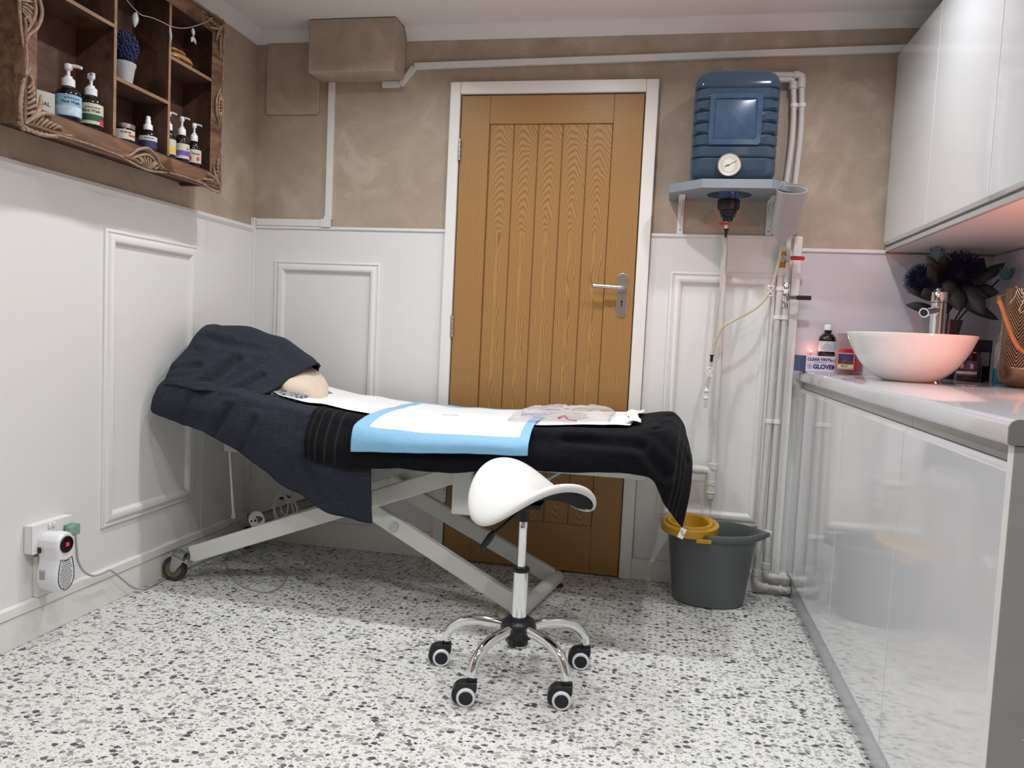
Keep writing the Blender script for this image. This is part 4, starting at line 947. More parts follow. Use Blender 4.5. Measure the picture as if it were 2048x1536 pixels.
bm = NB(); lath(bm, 1.356, -.045, 1.990, 2.025, .0155); tube(bm, [(1.356, -.045, 2.020), (1.354, -.045, 2.034), (1.340, -.045, 2.040), (1.325, -.045, 2.040)], .0145, 16); tube(bm, [(1.327, -.045, 2.040), (1.20, -.045, 2.043)], .0108, 14); obj('top_elbow', bm, M['pipe'], sp, auto=True)
sq = thing('supply_pipe', (1.322, -.045, 0), 'white plastic water pipe with elbows, the left one of the pair', 'pipe', 'white plastic water pipes')
bm = NB(); tube(bm, smooth([(1.326, -.045, 2.00), (1.333, -.046, 1.90), (1.334, -.046, 1.80), (1.329, -.046, 1.70), (1.322, -.045, 1.600)], 24), .0108, 14); obj('upper_length', bm, M['pipe'], sq, auto=True)
bm = NB(); lath(bm, 1.326, -.045, 1.985, 2.014, .0150); tube(bm, [(1.326, -.045, 2.010), (1.322, -.046, 2.020), (1.31, -.047, 2.022), (1.24, -.047, 2.022)], .0105, 14); obj('top_elbow', bm, M['pipe'], sq, auto=True)
bm = NB(); tube(bm, smooth([(1.328, -.045, 1.285), (1.325, -.045, 1.0), (1.321, -.045, .6), (1.316, -.045, .30), (1.312, -.045, .085)], 24), .0115, 14); lath(bm, 1.330, -.045, 1.272, 1.304, .0155); obj('pipe_length', bm, M['pipe'], sq, auto=True)
bm = NB(); tube(bm, smooth([(1.312, -.045, .085), (1.313, -.045, .050), (1.335, -.046, .036), (1.352, -.046, .036)], 14), .014, 16); lath(bm, 1.312, -.045, .078, .104, .0165); obj('elbow', bm, M['pipe'], sq, auto=True)
bm = NB(); tube(bm, [(1.35, -.046, .036), (1.444, -.046, .030)], .0100, 14)
for x in (1.352, 1.405, 1.437): tube(bm, [(x-.004, -.046, .036-(x-1.35)*.06), (x+.009, -.046, .0355-(x-1.35)*.06)], .0150, 14)
obj('floor_run', bm, M['pipe'], sq, auto=True)
for z, xa, xb, lab in ((1.925, 1.333, 1.363, 'double white pipe clip just below the top elbows'), (1.222, 1.328, 1.351, 'double white pipe clip between the two lever valves'), (1.110, 1.326, 1.353, 'double white pipe clip just below the black lever valve'), (.700, 1.322, 1.351, 'double white pipe clip halfway down the white pipes'), (.255, 1.315, 1.349, 'double white pipe clip lowest on the white pipes, behind the bucket')):
    bm = NB()
    for x in (xa, xb): lath(bm, x, -.045, z-.008, z+.008, .0145, 16)
    box(bm, min(xa, xb)-.004, max(xa, xb)+.004, -.043, -.016 if z < 1.43 else -.001, z-.006, z+.006)
    tag(obj('pipe_clip', bm, M['plastic'], auto=True), lab, 'pipe clip', 'white double pipe clips')
# valves
v1 = thing('lever_valve', (1.330, -.046, 1.34), 'brass ball valve with a red lever under the frosted container', 'valve')
bm = NB(); lathe(bm, [(.009, 1.304), (.0135, 1.306), (.0135, 1.318), (.010, 1.320), (.0155, 1.326), (.0155, 1.348), (.010, 1.352), (.0135, 1.354), (.0135, 1.366), (.009, 1.368)], 1.330, -.048, 6); lathe(bm, [(.0125, 1.322), (.0165, 1.332), (.0165, 1.342), (.0125, 1.352)], 1.330, -.048, 20); obj('valve_body', bm, M['brass'], v1, auto=True)
bm = NB(); lathe(bm, [(.011, 1.366), (.011, 1.376), (.006, 1.384)], 1.329, -.050, 14); obj('thread_end', bm, M['cream'], v1, auto=True)
bm = NB(); box(bm, 1.322, 1.362, -.0735, -.0715, 1.331, 1.347); lathe(bm, [(.007, 0), (.007, .014), (.004, .018)], 0, 0, 6, M=Matrix.Translation((1.330, -.060, 1.339)) @ Matrix.Rotation(PI/2, 4, 'X')); lv = obj('lever_arm', bm, M['zinc'], v1, auto=True)
bm = NB(); prism(bm, rrect(1.356, 1.408, 1.3315, 1.3475, .006), 1, -.078, -.069); obj('lever_sleeve', bm, M['red'], lv, bevel=.003)
v2 = thing('lever_valve', (1.350, -.046, 1.19), 'chrome ball valve with a black lever on the right hand pipe', 'valve')
bm = NB(); lathe(bm, [(.008, 1.148), (.0130, 1.150), (.0130, 1.164), (.009, 1.167), (.0140, 1.174), (.0160, 1.186), (.0160, 1.200), (.0140, 1.212), (.009, 1.218), (.0130, 1.221), (.0130, 1.236), (.008, 1.245)], 1.351, -.047, 24); obj('valve_body', bm, M['chrome'], v2, auto=True)
bm = NB(); box(bm, 1.345, 1.395, -.0725, -.0705, 1.181, 1.195); lathe(bm, [(.007, 0), (.007, .014), (.004, .018)], 0, 0, 6, M=Matrix.Translation((1.351, -.060, 1.188)) @ Matrix.Rotation(PI/2, 4, 'X')); lv = obj('lever_arm', bm, M['chrome'], v2, auto=True)
bm = NB(); prism(bm, rrect(1.388, 1.442, 1.180, 1.197, .003), 1, -.077, -.067); sl = obj('lever_sleeve', bm, M['black'], lv, bevel=.002)
# drain
dp = thing('drain_pipe', (1.113, -.05, 0), 'thin upright white drain pipe with a tee and capped end beside the bucket', 'pipe')
bm = NB(); tube(bm, [(1.108, -.048, 1.420), (1.112, -.048, 1.2), (1.118, -.048, .8), (1.120, -.048, .50)], .0128, 18); obj('upright', bm, M['pipe'], dp, auto=True)
bm = NB(); lath(bm, 1.120, -.048, .492, .517, .0205, 24); tube(bm, [(1.120, -.048, .50), (1.116, -.048, .44)], .0175, 20); lath(bm, 1.115, -.048, .428, .446, .0205, 24); obj('tee', bm, M['pipe'], dp, auto=True)
bm = NB(); tube(bm, smooth([(1.020, -.050, .487), (1.070, -.050, .487), (1.098, -.050, .484), (1.109, -.050, .468), (1.112, -.050, .445)], 20), .0165, 18); tube(bm, [(1.045, -.050, .487), (1.070, -.050, .487)], .0190, 18); obj('bend', bm, M['pipe'], dp, auto=True)
bm = NB(); lathe(bm, [(.004, .362), (.012, .366), (.0175, .376), (.0180, .395), (.0205, .396), (.0205, .400), (.0185, .401), (.0185, .430)], 1.115, -.048, 24); obj('end_cap', bm, M['pipe'], dp, auto=True)
bm = NB(); lathe(bm, [(.0195, .3945), (.0195, .3965)], 1.115, -.048, 24, M=None); obj('seal_ring', bm, mat('blue_grey_seal', (.25, .33, .45), .4), dp)
# thin hose from the container's tap, and the rinse hose with clamp
bm = NB(); tube(bm, smooth([(1.105, -.128, 1.405), (1.106, -.122, 1.33), (1.100, -.110, 1.22), (1.092, -.095, 1.10), (1.088, -.085, .985)], 30), .0052, 10)
tag(obj('clear_hose', bm, M['clear_tube'], smooth=True), 'thin clear hose hanging from the tap below the blue water container', 'hose')
rh = thing('rinse_hose', (1.28, -.11, 1.2), 'yellowed clear hose looping from the frosted container, ending in a nozzle', 'hose')
bm = NB(); tube(bm, smooth([(1.314, -.122, 1.376), (1.305, -.112, 1.30), (1.292, -.112, 1.24), (1.278, -.120, 1.195), (1.235, -.125, 1.140), (1.165, -.128, 1.095), (1.115, -.128, 1.060), (1.092, -.126, 1.000), (1.082, -.125, .945)], 50), .0055, 10); obj('hose_length', bm, M['hose'], rh, smooth=True)
bm = NB(); tube(bm, [(1.082, -.125, .952), (1.082, -.125, .948)], .0095, 14); tube(bm, [(1.082, -.125, .948), (1.081, -.125, .925)], .0060, 12); obj('connector', bm, M['black'], rh, auto=True)
bm = NB(); tube(bm, [(1.081, -.125, .925), (1.078, -.125, .895)], .0055, 10); tube(bm, [(1.076, -.125, .868), (1.072, -.125, .820)], .0065, 10); obj('lower_hose', bm, M['hose'], rh, auto=True)
bm = NB(); lathe(bm, [(.005, .745), (.0065, .748), (.0075, .778), (.0115, .780), (.0118, .786), (.0085, .788), (.0085, .806), (.0125, .808), (.0125, .814), (.007, .816), (.006, .825)], 1.070, -.125, 18); obj('nozzle', bm, M['pumpwhite'], rh, auto=True)
for cx_, cz_, k in ((1.284, 1.207, 1), (1.077, .882, 1)):
    bm = NB(); P = [(cx_+.010*math.sin(2*a)*1.0, -.126-.003*math.cos(a), cz_+.019*math.cos(a)) for a in [2*PI*i/30 for i in range(31)]]; tube(bm, P, .0024, 8); tube(bm, [(cx_-.012, -.126, cz_+.020), (cx_+.012, -.126, cz_+.018)], .0022, 8); obj('pinch_clamp', bm, M['pumpwhite'], rh, smooth=True)

# =================================================================== ORNATE WALL SHELF
SF = -.812           # front of the boxes; the carved frame stands just in front of it
us = thing('wall_shelf_unit', (-.95, -.98, 1.495), 'rustic brown wooden box shelf in an ornate carved frame on the left wall', 'wall shelf')
WB = XL+.0005
Y0, Y1, Z0, Z1 = -1.432, -.528, 1.502, 2.100
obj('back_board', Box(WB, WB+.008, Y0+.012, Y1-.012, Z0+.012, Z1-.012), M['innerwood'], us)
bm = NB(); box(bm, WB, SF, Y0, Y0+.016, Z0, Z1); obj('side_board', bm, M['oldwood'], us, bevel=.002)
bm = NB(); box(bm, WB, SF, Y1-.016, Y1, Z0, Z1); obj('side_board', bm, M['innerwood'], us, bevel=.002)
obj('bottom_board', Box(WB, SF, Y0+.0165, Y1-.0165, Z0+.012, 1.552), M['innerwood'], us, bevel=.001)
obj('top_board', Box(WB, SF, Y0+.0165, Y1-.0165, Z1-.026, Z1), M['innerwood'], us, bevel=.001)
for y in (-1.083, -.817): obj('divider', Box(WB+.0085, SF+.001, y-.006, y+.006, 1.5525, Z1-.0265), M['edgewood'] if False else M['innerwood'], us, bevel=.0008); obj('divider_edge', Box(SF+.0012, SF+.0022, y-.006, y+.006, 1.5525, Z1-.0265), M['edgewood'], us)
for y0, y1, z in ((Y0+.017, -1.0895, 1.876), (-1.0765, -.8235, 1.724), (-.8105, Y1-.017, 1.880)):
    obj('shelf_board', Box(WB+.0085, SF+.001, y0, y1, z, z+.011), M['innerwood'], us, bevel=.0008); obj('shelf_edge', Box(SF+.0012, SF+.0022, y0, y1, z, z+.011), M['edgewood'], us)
# front frame, mitred, with moulded outer lip
bm = NB(); prof = [(0, -.018), (0, .006), (.004, .013), (.010, .014), (.013, .008), (.020, .006), (.046, .003), (.055, .002), (.057, -.0005), (.066, -.0005)]
sweep_frame(bm, [(-1.445, 1.490), (-.515, 1.490), (-.515, 2.116), (-1.445, 2.116)], prof[:-1], lambda a, b, h: (SF+.0035+h, a, b)); bmesh.ops.remove_doubles(bm, verts=bm.verts, dist=1e-6)
fr = obj('front_frame', bm, M['oldwood'], us, auto=True)
FX = SF+.012
def ridge(bm, pts, r0, r1=None, n=8, k=18):
    P = smooth([(FX+(p[2] if len(p) > 2 else 0), p[0], p[1]) for p in pts], k); m = len(P); r1 = r0*.35 if r1 is None else r1
    tube(bm, P, [max(.0008, r1+(r0-r1)*math.sin(PI*min(1, max(0, (i+1)/(m+1))))**.7) for i in range(m)], n)
def carving(y, z, sy, sz, s=1.0):
    """acanthus corner: fan of ridges plus a scalloped rim; sy, sz point towards the inside of the frame"""
    bm = NB()
    def p(a, b, h=0): return (y+sy*a*s, z+sz*b*s, h)
    for e in range(7):      # leaf lobes up the side
        t = e/6; ridge(bm, [p(.004+.006*t, .010+.075*t), p(.020+.008*(1-t), .022+.080*t, .005), p(.038-.022*t, .020+.098*t, .001)], .0038*s)
        ridge(bm, [p(.010+.075*t, .004+.006*t), p(.022+.080*t, .020+.008*(1-t), .005), p(.020+.098*t, .038-.022*t, .001)], .0038*s)
    ridge(bm, [p(-.006, -.004), p(-.012, .03), p(-.008, .075), p(.002, .110), p(.016, .135)], .0050*s, .002)
    ridge(bm, [p(-.006, -.004), p(.03, -.013), p(.075, -.009), p(.110, .000), p(.150, .010)], .0050*s, .002)
    ridge(bm, [p(.0, .0, .003), p(.022, .024, .008), p(.040, .048, .006), p(.046, .080, .003)], .0055*s, .002)
    ridge(bm, [p(.0, .0, .003), p(.024, .022, .008), p(.052, .038, .006), p(.090, .046, .003)], .0055*s, .002)
    for e in range(8):
        a = e/7; ridge(bm, [p(-.010+.006*a, -.008+.014*e), p(-.016+.008*a, .000+.014*e)], .0042*s, .003, k=4); ridge(bm, [p(-.008+.014*e, -.010+.006*a), p(.000+.014*e, -.016+.008*a)], .0042*s, .003, k=4)
    bm2 = obj('corner_carving', bm, M['carve'], fr, auto=True); return bm2
carving(-1.438, 1.494, 1, 1, 1.12); carving(-.520, 1.494, -1, 1, .95); carving(-.520, 2.108, -1, -1, .95); carving(-1.437, 2.106, 1, -1, .92)
def centre_carving(c, along, inw, s=1.0):
    """shell carving in the middle of one side; along / inw are unit vectors (y, z)"""
    bm = NB()
    def p(a, b, h=0): return (c[0]+along[0]*a*s+inw[0]*b*s, c[1]+along[1]*a*s+inw[1]*b*s, h)
    ridge(bm, [p(-.115, .000), p(-.075, .012), p(-.045, .036, .004), p(0, .050, .006), p(.045, .036, .004), p(.075, .012), p(.115, .000)], .0050*s, .002, k=40)
    ridge(bm, [p(-.080, -.004), p(-.045, .016, .004), p(0, .030, .006), p(.045, .016, .004), p(.080, -.004)], .0042*s, .002, k=30)
    ridge(bm, [p(-.110, -.004), p(-.05, -.014), p(0, -.018), p(.05, -.014), p(.110, -.004)], .0042*s, .002, k=30)
    for e in range(-3, 4):
        ridge(bm, [p(.006*e, -.012, .002), p(.012*e, .006, .007), p(.017*e, .026-abs(e)*.004, .003)], .0034*s)
    for q in (-1, 1): ridge(bm, [p(q*.060, .006, .003), p(q*.040, -.006, .006), p(q*.028, .006, .006), p(q*.040, .014, .005), p(q*.050, .008, .004)], .0032*s, k=24)
    obj('shell_carving', bm, M['carve'], fr, auto=True)
centre_carving((-.945, 1.496), (1, 0), (0, 1), 1.0); centre_carving((-1.438, 1.80), (0, 1), (1, 0), 1.0); centre_carving((-.521, 1.80), (0, 1), (-1, 0), .8); centre_carving((-.945, 2.108), (1, 0), (0, -1), 1)
# incised scroll lines running along the frame rails
bm = NB()
for (a0, b0), (a1, b1) in (((-1.33, 1.4925), (-1.06, 1.4925)), ((-.83, 1.4925), (-.61, 1.4925))):
    P = [(SF+.016, a0+(a1-a0)*t, b0+.004*math.sin(t*PI)) for t in [k/20 for k in range(21)]]; tube(bm, P, .0030, 8)
for y in (-1.4385, -.5205):
    for z0, z1 in ((1.62, 1.70), (1.90, 1.99)): tube(bm, [(SF+.016, y+.004*math.sin(PI*k/10), z0+(z1-z0)*k/10) for k in range(11)], .0030, 8)
obj('rim_scroll', bm, M['carve'], fr, auto=True)
# ------------------------------------------------------------------ bottles on it
M['lab_blue'] = mat('sky_blue_label', (.25, .45, .58), .5, var=.25, vscale=30); M['lab_dkgreen'] = mat('leaf_green_band', (.02, .09, .04), .5); M['lab_red'] = mat('red_fruit_print', (.60, .03, .05), .5)
M['lab_yel'] = mat('yellow_band', (.75, .48, .10), .5); M['lab_violet'] = mat('violet_band', (.16, .09, .42), .5, var=.4, vscale=120); M['lab_white'] = mat('white_label', (.62, .62, .63), .5); M['navy'] = mat('navy_label', (.035, .035, .11), .4); M['cloud'] = mat('cloud_print', (.50, .62, .74), .5, var=.3, vscale=60)
AIM = math.radians(-45)     # labels face the room
def patch(bm, cx, cy, r, z0, z1, a0, a1, n=22):
    ringf(bm, [[(cx+rr*math.cos(AIM+math.radians(a0+(a1-a0)*k/n)), cy+rr*math.sin(AIM+math.radians(a0+(a1-a0)*k/n)), z) for k in range(n+1)]+[(cx+(rr-.0008)*math.cos(AIM+math.radians(a1-(a1-a0)*k/n)), cy+(rr-.0008)*math.sin(AIM+math.radians(a1-(a1-a0)*k/n)), z) for k in range(n+1)] for rr, z in ((r, z0), (r, z1))])
def bottle(name, cx, cy, r, zb, body, neck, label, pump, spin, parts, txt=None):
    t = thing(name, (cx, cy, zb), label, 'bottle', 'dark bottles with white pumps on the wall shelf')
    bm = NB(); lathe(bm, [(r*.9, zb), (r, zb+.004), (r, body), (r*.96, body+.008), (r*.75, body+.019), (r*.48, body+.026), (r*.46, neck)], cx, cy, 36); g = obj('bottle_body', bm, M['darkbottle'], t, auto=True)
    zt_ = neck
    rb = r*.52
    bm = NB(); lathe(bm, [(rb, zt_-.002), (rb, zt_+.018), (rb*.86, zt_+.021), (rb*.62, zt_+.022), (rb*.60, zt_+.028), (rb*.3, zt_+.029)], cx, cy, 28); c_ = obj('pump_collar', bm, M['pumpwhite'], t, auto=True)
    if pump == 'pump':
        bm = NB(); lathe(bm, [(rb*.28, zt_+.027), (rb*.26, zt_+.048)], cx, cy, 14); lathe(bm, [(rb*.30, zt_+.044), (rb*.62, zt_+.050), (rb*.66, zt_+.060), (rb*.45, zt_+.064)], cx, cy, 20)
        d = Vector((math.cos(spin), math.sin(spin), 0)); tube(bm, smooth([(cx, cy, zt_+.058), (cx+d.x*rb*1.0, cy+d.y*rb*1.0, zt_+.0595), (cx+d.x*rb*2.1, cy+d.y*rb*1.75, zt_+.055)], 10), [rb*.30-.0001*i for i in range(11)], 10)
    else:
        bm = NB(); lathe(bm, [(rb*.62, zt_+.020), (rb*.58, zt_+.036), (rb*.50, zt_+.038), (rb*.48, zt_+.048), (rb*.3, zt_+.050)], cx, cy, 20)
    obj('pump_head', bm, M['pumpwhite'], t, auto=True)
    for nm, mt, z0, z1, a0, a1, off in parts:
        bm = NB(); patch(bm, cx, cy, r+.0006+off, z0, z1, a0, a1); obj(nm, bm, M[mt], t)
    if txt:
        for s, z, size, dy in txt:
            R_ = Matrix.Translation((cx, cy, z)) @ Matrix.Rotation(AIM+PI/2+dy, 4, 'Z')
            text('lettering', s, size, R_, M['ink'], t, wrap=r+.0018)
    return t
ZB = 1.5525
bottle('pump_bottle', -.862, -1.214, .0350, ZB, 1.633, 1.662, 'large dark pump bottle with a sky blue face wash label on the wall shelf', 'pump', .35,
       [('label', 'lab_blue', 1.571, 1.632, -85, 85, 0), ('label_print', 'cloud', 1.574, 1.599, -75, 85, .0004)], [('Face Wash', 1.611, .0115, .16), ('~~~~~~~~~~', 1.622, .0065, .16)])
bottle('pump_bottle', -.858, -1.127, .0340, ZB, 1.633, 1.662, 'large dark pump bottle with a green banded face wash label on the wall shelf', 'pump', -.75,
       [('label', 'label', 1.571, 1.632, -85, 85, 0), ('label_band', 'lab_dkgreen', 1.581, 1.600, -85, 85, .0004), ('label_print', 'lab_red', 1.573, 1.588, 40, 75, .0008)], [('Face Wash', 1.610, .0115, .0), ('~~~~~~~~~~', 1.620, .0065, .0)])
bottle('spray_bottle', -.852, -.868, .0285, ZB, 1.600, 1.622, 'small dark spray bottle with a white and navy label on the wall shelf', 'spray', 0,
       [('label', 'lab_white', 1.587, 1.602, -85, 85, 0), ('label_band', 'navy', 1.562, 1.587, -85, 85, 0)], [('~~~~~~~~', 1.595, .0072, 0)])
bottle('pump_bottle', -.858, -.752, .0262, ZB, 1.630, 1.657, 'slim dark pump bottle with a yellow banded label, half behind the shelf divider', 'pump', .5,
       [('label', 'label', 1.570, 1.622, -85, 85, 0), ('label_band', 'lab_yel', 1.577, 1.598, -85, 70, .0004)])
bottle('pump_bottle', -.852, -.682, .0262, ZB, 1.630, 1.657, 'slim dark pump bottle with a violet banded label on the wall shelf', 'pump', .15,
       [('label', 'label', 1.570, 1.622, -85, 85, 0), ('label_band', 'lab_violet', 1.580, 1.598, -85, 85, .0004)], [('N', 1.605, .010, .6)])
bottle('pump_bottle', -.850, -.611, .0255, ZB, 1.626, 1.653, 'slim dark pump bottle with red triangles on its label', 'pump', .25,
       [('label', 'label', 1.570, 1.618, -85, 85, 0), ('label_print', 'lab_red', 1.578, 1.592, -60, -30, .0004), ('label_print', 'lab_red', 1.578, 1.592, 10, 35, .0004)], [('Massage', 1.603, .0085, .1)])
t = thing('cosmetics_box', (-.875, -1.318, ZB), 'small off-white carton at the near end of the lowest shelf', 'box')
bm = NB(); R_ = Matrix.Translation((-.868, -1.320, 0)) @ Matrix.Rotation(-.35, 4, 'Z'); box(bm, -.035, .033, -.030, .030, ZB, 1.612, M=R_); obj('carton', bm, mat('offwhite_card', (.42, .42, .39), .6), t, bevel=.001)
text('lettering', 'SAL', .016, R_ @ Matrix.Translation((.0336, .004, 1.578)) @ Matrix.Rotation(PI/2, 4, 'Z') @ Matrix.Rotation(PI/2, 4, 'X'), M['ink'], t)
t = thing('cream_jar', (-.855, -.985, ZB), 'squat black jar with a silver lid and red striped label', 'jar')
bm = NB(); lathe(bm, [(.031, ZB), (.034, ZB+.004), (.034, 1.594), (.031, 1.600)], -.855, -.985, 36); obj('jar_body', bm, M['darkbottle'], t, auto=True)
bm = NB(); lathe(bm, [(.0345, 1.598), (.0352, 1.600), (.0352, 1.611), (.033, 1.613)], -.855, -.985, 40); obj('lid', bm, M['steel'], t, auto=True)
bm = NB(); patch(bm, -.855, -.985, .0348, 1.562, 1.592, -20, 70); obj('label', bm, M['label'], t); bm = NB(); patch(bm, -.855, -.985, .0353, 1.572, 1.578, 20, 65); obj('label_stripe', bm, M['lab_red'], t)
bm = NB(); patch(bm, -.855, -.985, .0350, 1.562, 1.592, -45, -20); obj('label_end', bm, M['lab_white'], t)
text('lettering', '~~~~~', .009, Matrix.Translation((-.855, -.985, 1.584)) @ Matrix.Rotation(AIM+PI/2, 4, 'Z'), M['ink'], t, wrap=.0365)
# topiary in a pot
t = thing('potted_topiary', (-.862, -.985, 1.7355), 'dark blue artificial flower ball in a pale stone pot on the wall shelf', 'potted plant')
bm = NB(); lathe(bm, [(.022, 1.7355), (.026, 1.738), (.034, 1.790), (.037, 1.798), (.038, 1.806), (.033, 1.808), (.031, 1.800)], -.858, -.985, 28); obj('pot', bm, M['pot'], t, auto=True)
M['bluebud'] = mat('deep_blue_petals', (.018, .020, .085), .6, var=.5, vscale=300)
bm = NB(); bmesh.ops.create_icosphere(bm, subdivisions=3, radius=.040); bmesh.ops.transform(bm, matrix=Matrix.Translation((-.858, -.985, 1.855)) @ Matrix.Scale(1.22, 4, (0, 0, 1)), verts=bm.verts)
for k in range(420):
    zc = 1-2*(k+.5)/420; a = k*2.39996; rr = math.sqrt(1-zc*zc); d = Vector((rr*math.cos(a), rr*math.sin(a), zc*1.2)); c = Vector((-.858, -.985, 1.855))+d*.041
    vs = bmesh.ops.create_icosphere(bm, subdivisions=1, radius=.0042+.0012*random.random())['verts']; bmesh.ops.transform(bm, matrix=Matrix.Translation(c+Vector((random.uniform(-.002, .002),)*3)), verts=vs)
obj('flower_ball', bm, M['bluebud'], t, smooth=True)
# wooden bristle brush
t = thing('body_brush', (-.86, -.68, 1.8915), 'wooden bristle brush with a strap grip on the upper right shelf', 'brush')
M['beech'] = mat('honey_wood', (.42, .24, .08), .4, var=.15, vscale=20)
bm = NB(); rings = []
for z, s in ((1.913, .88), (1.916, 1), (1.924, 1), (1.930, .9), (1.933, .6)): rings.append([(-.865+.030*s*math.cos(2*PI*k/32), -.685+.066*s*math.sin(2*PI*k/32), z) for k in range(32)])
ringf(bm, rings); obj('brush_head', bm, M['beech'], t, auto=True)
bm = NB(); rings = []
for z, s in ((1.937, .8), (1.940, 1), (1.946, .95), (1.950, .6)): rings.append([(-.867+.022*s*math.cos(2*PI*k/28), -.700+.046*s*math.sin(2*PI*k/28), z) for k in range(28)])
ringf(bm, rings); lathe(bm, [(.008, 1.930), (.006, 1.938)], -.867, -.700, 12); obj('hand_grip', bm, M['beech'], t, auto=True)
bm = NB()
for i in range(9):
    for j in range(5):
        x = -.865+(j-2)*.010; y = -.685+(i-4)*.0135
        if ((x+.865)/.028)**2+((y+.685)/.062)**2 < 1: lathe(bm, [(.0022, 1.8915), (.0026, 1.914)], x, y, 6)
o = obj('bristles', bm, mat('pale_bristle', (.35, .25, .14), .7), t); o['kind'] = 'stuff'
# fairy light string hung across the front
t = thing('leaf_garland', (-.79, -.9, 1.97), 'thin string garland with pale leaf lights hung across the wall shelf', 'garland')
gx = SF+.016
bm = NB(); tube(bm, smooth([(gx, -1.085, 1.998), (gx, -1.05, 1.972), (gx+.001, -1.010, 1.958), (gx+.001, -.985, 1.955), (gx, -.93, 1.968), (gx, -.87, 1.975), (gx, -.840, 1.977), (gx-.004, -.775, 1.995), (gx-.002, -.715, 2.022), (gx+.004, -.64, 2.068), (gx+.006, -.60, 2.10)], 60), .0013, 6); obj('wire', bm, M['galv'], t, smooth=True)
M['leaf_white'] = mat('frosted_leaf', (.45, .46, .46), .3)
def leaf(bm, base, tip, w, nrm, n=10, cup=.15):
    base, tip, nrm = Vector(base), Vector(tip), Vector(nrm).normalized(); d = tip-base; s = d.cross(nrm).normalized(); prev = None
    L_, R2_ = [], []
    for i in range(n+1):
        t_ = i/n; ww = w*math.sin(PI*min(.999, max(.001, t_**.8)))**.8; c = base+d*t_
        L_.append([bm.verts.new(c+s*ww*q+nrm*(-abs(q)**2*ww*cup*4+d.length*.10*math.sin(PI*t_))) for q in (-1, -.5, 0, .5, 1)])
    for a, b_ in zip(L_, L_[1:]):
        for i in range(4): bm.faces.new((a[i], a[i+1], b_[i+1], b_[i]))
for (y, z, dy, dz, w_) in ((-1.010, 1.955, -.010, -.052, .011), (-.842, 1.974, .004, -.055, .005), (-.712, 2.020, .000, -.030, .008)):
    bm = NB(); leaf(bm, (gx+.001, y, z), (gx+.003, y+dy, z+dz), w_, (1, -.6, 0))
    if w_ == .008: leaf(bm, (gx+.003, y, z-.030), (gx+.004, y+.016, z-.052), .007, (1, -.3, 0)); leaf(bm, (gx+.003, y, z-.030), (gx+.004, y-.014, z-.054), .007, (1, -.3, 0))
    o = obj('leaf_light', bm, M['leaf_white'], t, smooth=True); sd = o.modifiers.new('s', 'SOLIDIFY'); sd.thickness = .0008

# =================================================================== SOCKET AND PLUG-IN HEATER
sk = thing('wall_socket', (XL+.008, -1.205, .31), 'white double wall socket in a surface box above the left skirting', 'socket')
obj('back_box', Box(XL+.0085, -.918, -1.280, -1.122, .272, .360), M['plastic'], sk, bevel=.004, seg=3)
obj('face_plate', Box(-.9178, -.912, -1.281, -1.121, .271, .361), M['plastic'], sk, bevel=.003)
for y in (-1.218, -1.202): obj('rocker', Box(-.9118, -.905, y-.005, y+.005, .342, .354), M['plastic'], sk, bevel=.0015)
ht = thing('plug_in_heater', (-.89, -1.225, .16), 'white plug-in fan heater with a red digital display and black slotted grille', 'heater')
# outline in the (y, z) plane: bulb above, wider pear below
HY, HX0, HX1 = -1.228, -.9115, -.842
pts = []
def hw_(z):   # half width at height
    T_ = [(.150, 0), (.153, .018), (.162, .030), (.185, .039), (.210, .0395), (.235, .034), (.255, .0305), (.275, .033), (.295, .0370), (.315, .0345), (.328, .025), (.336, .012), (.338, 0)]
    return lerp_tab(T_, z)
zz = [.150+.188*k/46 for k in range(47)]
prf = [(HY+hw_(z), z) for z in zz]+[(HY-hw_(z), z) for z in reversed(zz[1:-1])]
def hring(x, sc):
    return [(x, HY+(y-HY)*sc, .244+(z-.244)*(1-(1-sc)*.45)) for y, z in prf]
bm = NB(); ringf(bm, [hring(HX0, .90), hring(HX0+.006, .95), hring(HX0+.038, .95), hring(HX0+.0385, .99), hring(HX1-.012, 1.0), hring(HX1-.004, .95), hring(HX1, .84)]); hb = obj('heater_body', bm, mat('heater_white', (.80, .81, .84), .25), ht, auto=True)
HM = Matrix.Translation((HX1, HY, .299)) @ Matrix.Rotation(PI/2, 4, 'Y')
bm = NB(); lathe(bm, [(.026, -.004), (.0255, .002), (.0245, .004), (.023, .0035)], 0, 0, 40, M=HM); obj('display_bezel', bm, M['black'], hb, auto=True)
bm = NB(); lathe(bm, [(.0232, .0036), (.0232, .0042)], 0, 0, 36, M=HM); dg = obj('display_glass', bm, M['darkbottle'], hb, auto=True)
text('display_digits', '32', .0145, Matrix.Translation((HX1+.0044, HY, .299)) @ Matrix.Rotation(PI/2, 4, 'Z') @ Matrix.Rotation(PI/2, 4, 'X'), mat('red_led', (1, .02, .05), .4, emit=3), dg, bold=.0001)
bm = NB(); gp = []
for k in range(41):
    a = PI+PI*k/40; gp.append((HY+.0315*math.cos(a), .200+.040*math.sin(a)))
gp += [(HY+.0300, .222), (HY+.0225, .256), (HY, .250), (HY-.0225, .256), (HY-.0300, .222)]
P = [(HX1+.0008, y, z) for y, z in gp+gp[:1]]; tube(bm, P, .0013, 6); obj('grille_rim', bm, M['black'], hb, smooth=True)
bm = NB()
for j in range(15):
    z = .248-.0058*j
    half = .019+.009*min(1, (.250-z)/.035) if z > .20 else .0285*math.sqrt(max(0, 1-((.200-z)/.040)**2))
    k = -4
    y = HY-half+.003+(.0035 if j % 2 else 0)
    while y+.0055 < HY+half-.001: box(bm, HX1-.001, HX1+.0006, y, y+.0055, z-.0011, z+.0011); y += .0082
